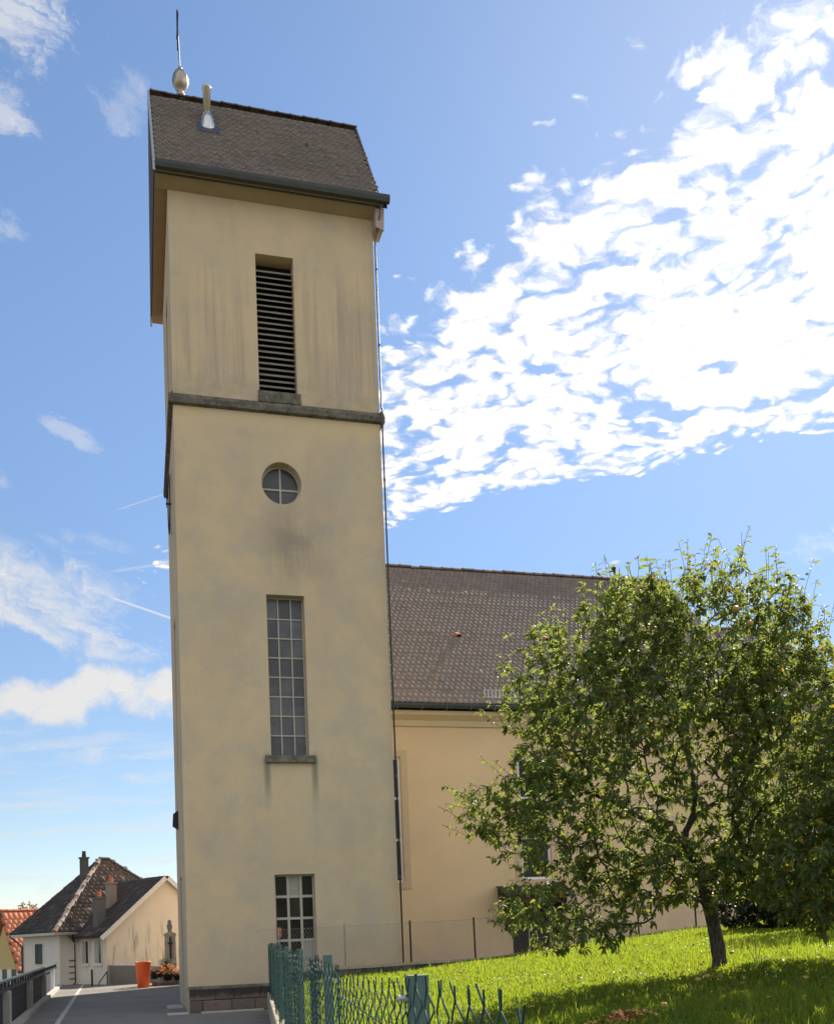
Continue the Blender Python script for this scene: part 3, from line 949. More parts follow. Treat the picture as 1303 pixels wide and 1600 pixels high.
# plinth of sandstone blocks, two courses on the front
pl = MB().box(TX0 + 0.03, TX1 - 0.02, TY0 - 0.035, TY0 + 0.05, 0.0, 0.545).build('plinth', flat('plinth_mortar', (0.20, 0.165, 0.14), 0.95), tw)
for row, (z0, z1) in enumerate(((0.0, 0.265), (0.275, 0.535))):
    x = TX0 + 0.02 + (0.0 if row else -0.0)
    first = True
    while x < TX1 - 0.05:
        wd = random.uniform(0.42, 0.72) if not (first and row == 0) else 0.30
        first = False
        x1 = min(x + wd, TX1 - 0.02)
        o = MB().box(x + 0.006, x1 - 0.006, TY0 - 0.07 - random.uniform(0, 0.012), TY0 + 0.02, z0 + 0.004, z1 - 0.002).build('plinth_stone', M_PLINTH, pl)
        bevel(o, 0.012, 1)
        x = x1
o = MB().box(TX0 - 0.0, TX1, TY0 - 0.06, TY0 + 0.03, 0.537, 0.60, top=(0.0, 0, 0.055, 0)).build('plinth_cap', M_STONE, tw)

# left side: door, clock ring, lamp
MB().box(TX0 + 0.2, TX0 + 0.25, SC - 0.468, SC + 0.468, 0.063, 3.296).build('side_door', flat('side_door_wood', (0.16, 0.10, 0.065), 0.6), tw)
ck = MB()
for i in range(40):
    a0, a1 = 2 * math.pi * i / 40, 2 * math.pi * (i + 1) / 40
    P = lambda r_, a_, d: Vector((TX0 - d, SC + r_ * math.cos(a_), 13.15 + r_ * math.sin(a_)))
    ck.obox(P(0.70, a0, 0.045), P(0.70, a1, 0.045) - P(0.70, a0, 0.045), P(0.76, a0, 0.045) - P(0.70, a0, 0.045), Vector((-0.03, 0, 0)))
cko = ck.build('clock_ring', M_IRON, tw)
for i in range(12):
    a0 = 2 * math.pi * i / 12
    c0 = Vector((TX0 - 0.05, SC + 0.6 * math.cos(a0), 13.15 + 0.6 * math.sin(a0)))
    rdir = Vector((0, math.cos(a0), math.sin(a0))); tdir = Vector((0, -math.sin(a0), math.cos(a0)))
    MB().obox(c0 - tdir * 0.025, tdir * 0.05, rdir * 0.12, Vector((-0.02, 0, 0))).build('hour_mark', M_IRON, cko)
for ang_, ln_ in ((0.9, 0.38), (2.3, 0.55)):
    rdir = Vector((0, math.cos(ang_), math.sin(ang_))); tdir = Vector((0, -math.sin(ang_), math.cos(ang_)))
    MB().obox(Vector((TX0 - 0.11, SC, 13.15)) - tdir * 0.025 - rdir * 0.1, tdir * 0.05, rdir * ln_, Vector((-0.015, 0, 0))).build('clock_hand', M_IRON, cko)
MB().tube([(TX0 + 0.01, SC, 13.15), (TX0 - 0.14, SC, 13.15)], 0.03, 8).build('clock_spindle', M_IRON, cko)
o = MB().prism([(TX0 - 0.0, 27.12, 5.12), (TX0 - 0.13, 27.12, 5.03), (TX0 - 0.15, 27.12, 4.72), (TX0 - 0.0, 27.12, 4.62)], (0, 0.28, 0)).build('wall_lamp', M_IRON, tw)

# ---- tower roof
RX0, RX1, RY, RZ = 0.72, 6.43, 26.60, 24.56
EY0, EY1, EZ = 23.50, 29.70, 20.18
roof = MB()
slope_f = Vector((0, RY - EY0, RZ - EZ))
XE = 6.22                                # right edge at the eaves
roof.poly([(RX0, EY0, EZ), (XE, EY0, EZ), (RX1 - 0.02, RY, RZ), (RX0, RY, RZ)])
roof.poly([(XE, EY1, EZ), (RX0, EY1, EZ), (RX0, RY, RZ), (RX1 - 0.02, RY, RZ)])
roof.poly([(RX0, EY0, EZ), (RX0, RY, RZ), (RX0, EY1, EZ)])
roof.poly([(XE, EY0, EZ), (XE, EY1, EZ), (RX1 - 0.02, RY, RZ)])
roof.poly([(RX0, EY1, EZ), (XE, EY1, EZ), (XE, EY0, EZ), (RX0, EY0, EZ)])
rfo = roof.build('roof', M_UNDER, tw)
roof_tiles(rfo, M_TILE_T, (RX0 + 0.06, EY0 - 0.04, EZ - 0.055), (1, 0, 0), slope_f, RX1 - RX0 - 0.06, slope_f.length - 0.05, 0.165, 0.172,
           inside=lambda a, h: a < (XE - RX0 - 0.08) + (RX1 - XE) * h / slope_f.length, th=0.020,
           parts=300, key=lambda P: P[:, 2] + 0.3 * P[:, 0])
nb = Vector((0, RZ - EZ, EY1 - RY)).normalized()
MB().poly([(XE, EY1 + 0.03, EZ - 0.03), (RX0, EY1 + 0.03, EZ - 0.03), (RX0, RY + 0.03, RZ + 0.02), (RX1, RY + 0.03, RZ + 0.02)]).build('rear_slope', M_TILE_T, rfo)
ridge_tiles(rfo, M_RIDGE_T, (RX0 + 0.05, RY, RZ + 0.06), (RX1, RY, RZ + 0.06), 0.13, 0.36, drop=0.06)
# verge on the left gable: boarding, pale flashing, soffit
vg = MB()
vg.prism([(RX0 - 0.025, EY0 - 0.06, EZ - 0.22), (RX0 - 0.025, EY0 - 0.06, EZ + 0.02), (RX0 - 0.025, RY, RZ + 0.10), (RX0 - 0.025, EY1 + 0.06, EZ + 0.02), (RX0 - 0.025, EY1 + 0.06, EZ - 0.22), (RX0 - 0.025, RY, RZ - 0.16)], (0.05, 0, 0))
vgo = vg.build('verge', M_VERGE, rfo)
MB().prism([(RX1 - 0.04, RY - 0.02, RZ + 0.10), (RX1 - 0.04, RY - 0.02, RZ - 0.15), (XE - 0.02, EY0, EZ - 0.12), (XE - 0.02, EY0, EZ + 0.04)], (0.05, 0, 0)).build('verge', M_RIDGE_T, rfo)
sf = MB()
sf.box(RX0 + 0.03, TX1 + 0.22, EY0 + 0.02, TY0 - 0.002, TH + 0.02, EZ - 0.01)
sf.box(RX0 + 0.03, TX1 + 0.22, TY1 + 0.002, EY1 - 0.02, TH + 0.02, EZ - 0.01)
sf.box(RX0 + 0.03, TX0 - 0.002, TY0, TY1, TH + 0.02, EZ - 0.01)
sf.box(TX1 + 0.002, TX1 + 0.22, TY0, TY1, TH + 0.02, EZ - 0.01)
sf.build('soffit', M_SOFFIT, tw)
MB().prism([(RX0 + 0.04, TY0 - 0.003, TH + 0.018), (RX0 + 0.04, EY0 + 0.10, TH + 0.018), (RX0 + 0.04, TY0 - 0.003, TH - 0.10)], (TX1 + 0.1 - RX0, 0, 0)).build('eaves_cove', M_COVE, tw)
# gable triangle wall is closed by the roof body; gutter along the front eaves
g = MB()
gp = [(0.0, 0.0), (-0.02, -0.10), (-0.09, -0.165), (-0.17, -0.15), (-0.20, -0.06), (-0.20, 0.02), (-0.185, 0.02), (-0.185, -0.05), (-0.16, -0.125), (-0.09, -0.145), (-0.03, -0.09), (-0.015, 0.0)]
g.prism([(RX0 + 0.02, EY0 + 0.06 + d, EZ + 0.0 + z) for d, z in gp], (6.45 - RX0, 0, 0))
g.box(RX0 + 0.03, 6.44, EY0 + 0.055, EY0 + 0.075, EZ - 0.20, EZ - 0.005)
g.poly([(6.465, EY0 + 0.06 + d, EZ + z) for d, z in ((0, 0), (-0.02, -0.10), (-0.09, -0.165), (-0.17, -0.15), (-0.20, -0.06), (-0.20, 0.02))])
go = g.build('gutter', M_GUTTER, tw)
MB().prism([(6.14, EY0 + 0.12, 20.0), (6.37, EY0 + 0.12, 20.0), (6.345, EY0 + 0.12, 19.42), (6.14, EY0 + 0.12, 19.50)], (0, 0.05, 0)).build('eaves_end_board', M_PINK, tw)
MB().box(6.135, 6.36, EY0 + 0.172, TY0 + 0.25, 19.52, 20.0, top=(0, -0.01, 0, 0)).build('eaves_end_box', M_PINK, tw)
dp = MB().tube([(6.26, EY0 - 0.02, 20.06), (6.26, EY0 - 0.02, 19.92), (6.18, TY0 - 0.10, 19.32), (6.165, TY0 - 0.10, 19.1), (6.165, TY0 - 0.10, 14.9), (6.165, TY0 - 0.17, 14.8), (6.165, TY0 - 0.17, 14.45), (6.165, TY0 - 0.10, 14.3), (6.165, TY0 - 0.10, 0.02)], 0.022, 10).build('downpipe', M_PIPE, tw, True)
for z in (18.5, 16.5, 13, 10.5, 8, 5.5, 3):
    MB().tube([(6.165, TY0 - 0.10, z), (6.165, TY0 - 0.10, z + 0.05)], 0.030, 10).build('pipe_clip', M_PIPE, dp)
# finial with ball, rod and cross
fc = Vector((1.57, RY, RZ + 0.07))
fo = MB().lathe(fc, [(0.12, -0.02), (0.11, 0.08), (0.075, 0.12), (0.085, 0.16), (0.15, 0.23), (0.205, 0.34), (0.222, 0.45), (0.20, 0.58), (0.14, 0.70), (0.075, 0.77), (0.05, 0.80), (0.055, 0.84), (0.03, 0.87)], 28).build('finial_ball', M_COPPER, tw, True)
MB().tube([fc + Vector((0, 0, 0.85)), fc + Vector((-0.03, 0, 1.75))], 0.016, 8).build('rod', M_IRON, fo)
MB().box(fc.x - 0.06, fc.x - 0.02, RY - 0.035, RY + 0.035, RZ + 1.42, RZ + 2.55).box(fc.x - 0.055, fc.x - 0.025, RY - 0.40, RY - 0.035, RZ + 2.08, RZ + 2.15).box(fc.x - 0.055, fc.x - 0.025, RY + 0.035, RY + 0.40, RZ + 2.08, RZ + 2.15).build('cross', M_IRON, fo)
# steel flue with its cone flashing
fz = EZ + (25.45 - EY0) * slope_f.z / slope_f.y
fl = MB().lathe((2.17, 25.45, fz), [(0.10, -0.1), (0.10, 1.05), (0.115, 1.06), (0.115, 1.10), (0.02, 1.16)], 24).build('flue', M_STEEL, tw, True)
MB().lathe((2.17, 25.45, fz), [(0.225, -0.30), (0.215, -0.12), (0.17, 0.16), (0.105, 0.36)], 24).build('cone_flashing', M_STEEL, fl, True)
MB().obox((1.90, 25.08, fz - 0.48), (0.55, 0, 0), (slope_f * (0.62 / slope_f.length)), Vector((0, -slope_f.z, slope_f.y)).normalized() * 0.03).build('flashing_plate', M_GUTTER, fl)
MB().lathe((4.75, 25.2, EZ + (25.2 - EY0) * slope_f.z / slope_f.y), [(0.05, -0.05), (0.05, 0.13), (0.0, 0.14)], 12).build('vent_stub', M_GUTTER, tw)

# ------------------------------------------------------------------ nave
NX0, NX1, NY0, NY1, NH = 2.6, 20.6, 29.2, 41.6, 8.2
NRY, NRZ, NEY, NEZ = 35.40, 15.22, 28.72, 8.52
nv = thing('church_nave', (11.5, 33, 0), 'cream rendered church hall with long brown tiled roof behind the tower', 'church')
nw = MB().box(NX0, NX1, NY0, NY1, 0, NH).build('wall', M_NAVE, nv)
WINS = (7.19, 11.95, 19.62)
cm = MB()
for c_ in WINS:
    cm.box(c_ - 0.5, c_ + 0.5, NY0 - 0.3, NY0 + 0.30, 3.16, 6.98)
cm.box(11.05, 12.35, NY0 - 0.3, NY0 + 0.4, 0.25, 2.45)
cut(nw, cm)
for c_ in WINS:
    sr = MB()
    sr.box(c_ - 0.70, c_ - 0.501, NY0 - 0.022, NY0 - 0.001, 2.98, 7.18)
    sr.box(c_ + 0.501, c_ + 0.70, NY0 - 0.022, NY0 - 0.001, 2.98, 7.18)
    sr.box(c_ - 0.501, c_ + 0.501, NY0 - 0.022, NY0 - 0.001, 6.981, 7.18)
    sr.box(c_ - 0.501, c_ + 0.501, NY0 - 0.04, NY0 - 0.001, 2.98, 3.159)
    wn = window(nv, 'window', NY0 + 0.06, c_ - 0.497, c_ + 0.497, 3.165, 6.977, [], [4.46, 5.72], M_WHITE, M_GL_NAVE, 0.07, 0.07, 0.075, glass_back=0.03)
    sr.build('surround', M_SURR, wn)
# cornice, gutter
MB().prism([(NX0, NY0 - 0.001, NH - 0.30), (NX0, NY0 - 0.06, NH - 0.28), (NX0, NY0 - 0.12, NH - 0.12), (NX0, NY0 - 0.34, NH + 0.02), (NX0, NY0 - 0.34, NH + 0.14), (NX0, NY0 - 0.001, NH + 0.14)], (NX1 - NX0, 0, 0)).build('cornice', M_CORN, nv)
g = MB()
g.prism([(NX0, NEY + 0.06 + d * 0.8, NEZ - 0.02 + z * 0.8) for d, z in gp], (NX1 - NX0, 0, 0))
go = g.build('gutter', M_GUTTER, nv)
me = MB().box(-0.012, 0.012, -0.175, 0.0, -0.15, 0.03).mesh('gutter_bracket', M_PIPE)
for i in range(24):
    link('gutter_bracket', me, go, (NX0 + 0.3 + i * 0.77, NEY + 0.065, NEZ - 0.035))
# roof body and tiles
nr = MB()
nr.poly([(NX0, NEY, NEZ), (NX1, NEY, NEZ), (NX1, NRY, NRZ), (NX0, NRY, NRZ)])
nr.poly([(NX1, NY1 + 0.5, NEZ), (NX0, NY1 + 0.5, NEZ), (NX0, NRY, NRZ), (NX1, NRY, NRZ)])
nr.poly([(NX0, NEY, NEZ), (NX0, NRY, NRZ), (NX0, NY1 + 0.5, NEZ)])
nr.poly([(NX1, NY1 + 0.5, NEZ), (NX1, NRY, NRZ), (NX1, NEY, NEZ)])
nr.poly([(NX0, NEY, NEZ), (NX0, NY1 + 0.5, NEZ), (NX1, NY1 + 0.5, NEZ), (NX1, NEY, NEZ)])
nro = nr.build('roof', [M_UNDER], nv)
sl = Vector((0, NRY - NEY, NRZ - NEZ))
roof_tiles(nro, M_TILE_N, (6.25, NEY - 0.03, NEZ + 0.0), (1, 0, 0), sl, NX1 - 6.2, sl.length - 0.1, 0.18, 0.245, th=0.019, parts=300,
           key=lambda P: np.abs(P[:, 0] - 7.5) * 0.5 + P[:, 2] * 1.0, jitter=0.45)
MB().obox((NX0, NEY - 0.02, NEZ + 0.004), (6.25 - NX0, 0, 0), sl, Vector((0, -sl.z, sl.y)).normalized() * 0.03).build('left_slope', M_TILE_N, nro)
MB().poly([(NX1, NY1 + 0.52, NEZ), (NX0, NY1 + 0.52, NEZ), (NX0, NRY + 0.03, NRZ + 0.03), (NX1, NRY + 0.03, NRZ + 0.03)]).build('rear_slope', M_TILE_N, nro)
ridge_tiles(nro, M_RIDGE_N, (6.3, NRY, NRZ + 0.06), (NX1 + 0.05, NRY, NRZ + 0.06), 0.16, 0.40, drop=0.07, rnd=0.009)
MB().box(NX1 - 0.10, NX1 + 0.02, NRY - 0.1, NRY + 0.1, NRZ - 0.2, NRZ + 0.1).build('verge_end', M_RIDGE_N, nro)
# clay roof vents
M_CLAY = flat('terracotta', (0.52, 0.17, 0.085), 0.75, 0.2)
nrm_ = Vector((0, -sl.z, sl.y)).normalized(); su = sl.normalized()
for x in (10.52, 13.72):
    base = Vector((x, NEY, NEZ)) + su * 4.15 + nrm_ * 0.03
    vb = MB()
    kk = 8
    outer = [base + Vector((math.cos(math.pi * i / kk) * 0.125, 0, 0)) + nrm_ * (math.sin(math.pi * i / kk) * 0.16) for i in range(kk + 1)]
    rear = [base + su * 0.36 + Vector((math.cos(math.pi * i / kk) * 0.09, 0, 0)) + nrm_ * (math.sin(math.pi * i / kk) * 0.02) for i in range(kk + 1)]
    for i in range(kk):
        vb.poly([outer[i], outer[i + 1], rear[i + 1], rear[i]])
        vb.poly([outer[i + 1], outer[i], outer[i] * 0.0 + (outer[i] - base) * 0.75 + base, (outer[i + 1] - base) * 0.75 + base])
    vb.obox(base - su * 0.08 - Vector((0.15, 0, 0)), (0.30, 0, 0), su * 0.14, nrm_ * 0.02)
    vo = vb.build('roof_vent', M_CLAY, nv)
    MB().poly([(p_ - base) * 0.75 + base + su * 0.02 for p_ in outer]).build('vent_mouth', M_BLACK, vo)
# snow guard
sg = MB()
g0 = Vector((10.35, NEY, NEZ)) + su * 0.34 + nrm_ * 0.06
sg.tube([g0, g0 + Vector((2.6, 0, 0))], 0.012, 6).tube([g0 + Vector((0, 0, 0.22)), g0 + Vector((2.6, 0, 0.22))], 0.012, 6)
sgo = sg.build('snow_guard', M_VERGE, nv)
me = MB().box(-0.018, 0.018, -0.012, 0.004, -0.02, 0.24).mesh('guard_bar', M_VERGE)
for i in range(22):
    link('guard_bar', me, sgo, g0 + Vector((0.03 + i * 0.121, -0.014, 0)))
# porch: lean-to canopy on brackets over a dark door
M_OLDWOOD = flat('dark_old_wood', (0.045, 0.035, 0.028), 0.85, 0.4, 5, 0.005)
M_DARKTILE = tile_mat('porch_tile', (0.045, 0.043, 0.040), (0.07, 0.066, 0.058), (0.10, 0.09, 0.07), (0.05, 0.055, 0.035), 0.4)
pr = MB().prism([(10.62, NY0 - 0.005, 2.98), (10.62, NY0 - 0.95, 2.62), (10.62, NY0 - 0.95, 2.56), (10.62, NY0 - 0.005, 2.60)], (2.16, 0, 0)).build('porch_roof', M_OLDWOOD, nv)
roof_tiles(pr, M_DARKTILE, (10.60, NY0 - 1.0, 2.61), (1, 0, 0), (0, 0.95, 0.36), 2.2, 1.02, 0.17, 0.13, th=0.018, parts=90)
for x in (10.80, 12.42):
    MB().prism([(x, NY0 - 0.002, 2.57), (x, NY0 - 0.80, 2.555), (x, NY0 - 0.80, 2.45), (x, NY0 - 0.16, 1.75), (x, NY0 - 0.002, 1.60)], (0.14, 0, 0)).build('bracket', M_OLDWOOD, nv)
dr = MB().box(11.06, 12.34, NY0 + 0.22, NY0 + 0.28, 0.26, 2.44).build('door', M_OLDWOOD, nv)
for i in range(7):
    MB().box(11.08 + i * 0.18, 11.08 + i * 0.18 + 0.172, NY0 + 0.195, NY0 + 0.219, 0.28, 2.42).build('door_plank', M_OLDWOOD, dr)
MB().tube([(12.2, NY0 + 0.19, 1.2), (12.2, NY0 + 0.14, 1.2), (12.1, NY0 + 0.14, 1.2)], 0.012, 6).build('handle', M_IRON, dr)

# ------------------------------------------------------------------ choir: lower roof at the far end
CY0, CY1, CX1, CEZ, CRZ = 30.6, 40.2, 25.9, 8.9, 13.42
ch = thing('church_choir', (23.2, 35.4, 0), 'lower hipped choir at the far right end of the church behind the fruit tree', 'church')
cwm = MB().box(NX1 + 0.002, CX1, CY0, CY1, 0, CEZ - 0.2).build('wall', M_NAVE, ch)
cut(cwm, MB().box(22.9, 23.9, CY0 - 0.3, CY0 + 0.3, 3.2, 7.0))
window(ch, 'window', CY0 + 0.12, 22.903, 23.897, 3.203, 6.997, [], [4.46, 5.72], M_WHITE, M_GL_NAVE, 0.07, 0.07, 0.075)
hipx = 22.6 + 2.5
cr = MB()
x1 = CX1 + 0.5; y0_, y1_ = CY0 - 0.5, CY1 + 0.5
cr.poly([(NX1 + 0.002, y0_, CEZ), (x1, y0_, CEZ), (hipx, 35.4, CRZ), (NX1 + 0.002, 35.4, CRZ)])
cr.poly([(x1, y0_, CEZ), (x1, y1_, CEZ), (hipx, 35.4, CRZ)])
cr.poly([(x1, y1_, CEZ), (NX1 + 0.002, y1_, CEZ), (NX1 + 0.002, 35.4, CRZ), (hipx, 35.4, CRZ)])
cr.poly([(NX1 + 0.002, y0_, CEZ), (NX1 + 0.002, y1_, CEZ), (x1, y1_, CEZ), (x1, y0_, CEZ)])
cro = cr.build('roof', M_UNDER, ch)
sl2 = Vector((0, 35.4 - y0_, CRZ - CEZ))
roof_tiles(cro, M_TILE_N, (NX1 + 0.1, y0_ - 0.03, CEZ), (1, 0, 0), sl2, x1 - NX1, sl2.length, 0.18, 0.245, th=0.019,
           inside=lambda a, h: a < (x1 - NX1 - 0.1) - (x1 - hipx) * h / sl2.length, jitter=0.45)
ridge_tiles(cro, M_RIDGE_N, (NX1 + 0.1, 35.4, CRZ + 0.06), (hipx, 35.4, CRZ + 0.06), 0.16, 0.40, drop=0.07)
ridge_tiles(cro, M_RIDGE_N, (x1, y0_, CEZ + 0.02), (hipx, 35.4, CRZ + 0.03), 0.14, 0.40, drop=0.05, name='hip_tile')
MB().box(NX1 + 0.01, x1 + 0.05, y0_ - 0.16, y0_ + 0.02, CEZ - 0.14, CEZ + 0.0).build('gutter', M_GUTTER, ch)

# ------------------------------------------------------------------ retaining wall and low wire fence at the lawn's far edge
rt = thing('retaining_wall', (6, 22.7, 0), 'low mossy retaining wall with pale coping at the far edge of the lawn', 'wall')
xs_ = np.arange(2.95, 10.3, 0.8)
topz = lambda x: float(np.interp(x, [2, 3.9, 5.2, 6.0, 7.9, 8.5, 11], [0.88, 0.93, 0.94, 0.965, 0.99, 1.04, 1.24]))
for x in xs_:
    z0, z1 = topz(x), topz(x + 0.8)
    MB().prism([(x + 0.004, 22.60, 0.0), (x + 0.796, 22.60, 0.0), (x + 0.796, 22.60, z1 - 0.06), (x + 0.004, 22.60, z0 - 0.06)], (0, 0.16, 0)).build('wall_block', M_RETAIN, rt)
    o = MB().prism([(x + 0.004, 22.585, z0 - 0.058), (x + 0.796, 22.585, z1 - 0.058), (x + 0.796, 22.585, z1), (x + 0.004, 22.585, z0)], (0, 0.19, 0)).build('coping', M_CONC_W, rt)
lf = thing('wire_fence', (6, 22.7, 0.9), 'low wire mesh fence on thin dark posts in front of the church wall', 'fence')
for x, zt, dark in ((4.50, 1.91, 0), (6.05, 1.93, 1), (7.62, 1.95, 1), (9.0, 1.98, 0), (10.36, 2.1, 1), (11.9, 2.2, 1), (13.5, 2.35, 1), (3.0, 1.88, 0)):
    zb = topz(x) - 0.05 if x < 10.3 else float(lawn_z(np.array(x), np.array(22.5))) - 0.1
    MB().tube([(x, 22.68, zb), (x + random.gauss(0, 0.008), 22.68, zt)], 0.022 if dark else 0.017, 8).build('post', M_POST_D if dark else M_WIRE_G, lf)
wm = MB()
ztop = lambda x: float(np.interp(x, [2.4, 7.6, 14], [1.87, 1.95, 2.35])) - 0.05
pit = 0.075
for i in range(int((13.6 - 2.5) / pit)):
    for sgn in (1, -1):
        pts = []
        x = 2.5 + i * pit
        z = max(topz(x) if x < 10.3 else float(lawn_z(np.array(x), np.array(22.5))), 0.8)
        zt = ztop(x)
        x_ = x; k_ = 0
        h = zt - z
        xe = x + sgn * h * 0.62
        if 2.5 <= xe <= 13.6:
            wm.tube([(x, 22.68 + 0.002 * sgn, z), (xe, 22.68 + 0.002 * sgn, zt)], 0.0021, 3, False)
wm.tube([(2.5, 22.68, ztop(2.5)), (7.6, 22.68, ztop(7.6)), (13.6, 22.68, ztop(13.6))], 0.004, 4)
tag(wm.build('wire_mesh', M_WIRE_G, lf), kind='stuff')

# ------------------------------------------------------------------ green chain-link fence beside the path
gf = thing('chain_link_fence', (FENCE_A.x, FENCE_A.y, 0.4), 'green chain-link fence with slack mesh on square green posts beside the path', 'fence')
KZ = 0.44
PSP = 3.12
for i in range(-1, 7):
    p_ = FENCE_A + FD * (i * PSP)
    ht = 1.50 + 0.008 * i
    o = MB().obox(p_ - FN * 0.016 - FD * 0.024 + Vector((0, 0, KZ - 0.3)), FD * 0.048, FN * 0.048, (random.gauss(0, 0.006), random.gauss(0, 0.006), ht - KZ + 0.3)).build('post', M_FENCE, gf)
    MB().tube([p_ + Vector((0, 0, ht - 0.055)) - FN * 0.042, p_ + Vector((0, 0, ht - 0.055)) - FN * 0.01], 0.008, 8).build('bolt', M_VERGE, gf)


def sag(s):
    """drop of the mesh's top and sideways wave at distance s along the fence"""
    t = (s % PSP) / PSP
    dropv = 0.030 + 0.045 * abs(math.sin(math.pi * t)) ** 1.3 + 0.010 * math.sin(s * 5.1) + 0.006 * math.sin(s * 11.7)
    wave = 0.030 * math.sin(s * 3.1 + 0.6) * math.sin(math.pi * t) + 0.010 * math.sin(s * 5.3 + 1.0)
    if s < 0:
        dropv = 0.022 + 0.006 * math.sin(s * 9.0) + 0.14 * max(0.0, -s - 0.85)
        wave *= 0.3
    return dropv, wave


for j, dz_ in ((1, 0.13),):
    pts = []
    for k in range(0, 113):
        s = -2.4 + k * 0.2
        d_, w_ = sag(s)
        pts.append(FENCE_A + FD * s + FN * 0.006 + Vector((0, 0, 1.50 + 0.0026 * s - 0.05 - dz_)))
    MB().tube(pts, 0.0030 if j else 0.0026, 5).build('tension_wire', M_WIRE, gf)
CP = 0.060                              # mesh pitch along the fence
CH = 0.068                              # mesh pitch in height
nz_ = 16
wire_meshes = []
for var in range(6):
    rr = random.Random(var)
    pts = []
    for k in range(2 * nz_ + 1):
        a = (CP * 0.53) * (1 if (k + var) % 2 else -1)
        pts.append(FD * (a + rr.gauss(0, 0.003)) + FN * (0.0016 * (1 if k % 2 else -1) + rr.gauss(0, 0.0006)) + Vector((0, 0, -k * CH / 2 + rr.gauss(0, 0.003))))
    top = pts[0]
    barb = [top + FD * 0.030 * (1 if var % 2 else -1) + FN * rr.uniform(-0.006, 0.006) + Vector((0, 0, 0.030 + rr.uniform(0, 0.012))), top + FD * 0.006 * (1 if var % 2 else -1) + Vector((0, 0, 0.006))]
    # round the zigzag a little: three points per bend
    fine_ = []
    for k, p_ in enumerate(pts):
        if 0 < k < len(pts) - 1:
            fine_ += [p_ + (pts[k - 1] - p_) * 0.13, p_ + (pts[k + 1] - p_) * 0.13]
        else:
            fine_.append(p_)
    wire_meshes.append(MB().tube(barb + fine_, 0.0022, 4, False).mesh('wire', M_WIRE, True))
s = -1.9
cnt = 0
stuff_v, stuff_f = [], []
while s < 20.1:
    d_, w_ = sag(s)
    p_ = FENCE_A + FD * s + FN * (w_ - 0.030 + 0.042 * min(1.0, max(0.0, -s / 0.5))) + Vector((0, 0, 1.50 + 0.0026 * s - d_ - 0.012))
    me = wire_meshes[2 * random.randrange(3) + cnt % 2]
    tilt = random.gauss(0, 0.0012); tw_ = random.gauss(0, 0.012)
    if cnt < 298:
        o = link('wire', me, gf, p_)
        o.rotation_euler = (random.gauss(0, 0.003), tilt, tw_)
    else:
        b = len(stuff_v)
        stuff_v += [tuple(Vector(v_.co) + p_) for v_ in me.vertices]
        stuff_f += [tuple(b + i for i in f_.vertices) for f_ in me.polygons]
    cnt += 1
    s += CP * (1 + 0.06 * math.sin(s * 9.0))
if stuff_v:
    mb = MB(); mb.v = stuff_v; mb.f = stuff_f; mb.mi = [0] * len(stuff_f)
    tag(mb.build('far_wires', M_WIRE, gf, True), kind='stuff')
# kerb wall under the fence
kw = thing('fence_kerb_wall', (1.4, 10, 0), 'low concrete kerb wall with warm beige top under the green fence', 'wall')
for i in range(-2, 15):
    s0 = -2.0 + i * 1.5
    p_ = FENCE_A + FD * s0 - FN * 0.10
    o = MB().obox(p_ + FD * 0.004 + Vector((0, 0, -0.05)), FD * 1.492, FN * 0.22, (0, 0, KZ + 0.05)).build('kerb_block', M_CONC_W, kw)
    bevel(o, 0.012, 1)

# ------------------------------------------------------------------ trees
def leaf_proto():
    # folded, drooping leaf: x along the blade (0..1), y across, z normal
    xs = [0.0, 0.30, 0.66, 1.0]
    hw_ = [0.05, 0.21, 0.17, 0.0]
    drop_ = [0.0, 0.03, -0.06, -0.33]
    v_ = []
    for x, h, d in zip(xs[:3], hw_[:3], drop_[:3]):
        v_ += [(x, -h, d + h * 0.35), (x, 0, d), (x, h, d + h * 0.35)]
    v_.append((1.0, 0, drop_[3]))
    f4 = []
    for i in range(2):
        b = i * 3
        f4 += [(b, b + 1, b + 4, b + 3), (b + 1, b + 2, b + 5, b + 4)]
    f3 = [(6, 7, 9), (7, 8, 9)]
    return np.array(v_), np.array(f4), np.array(f3)


LP_V, LP_4, LP_3 = leaf_proto()


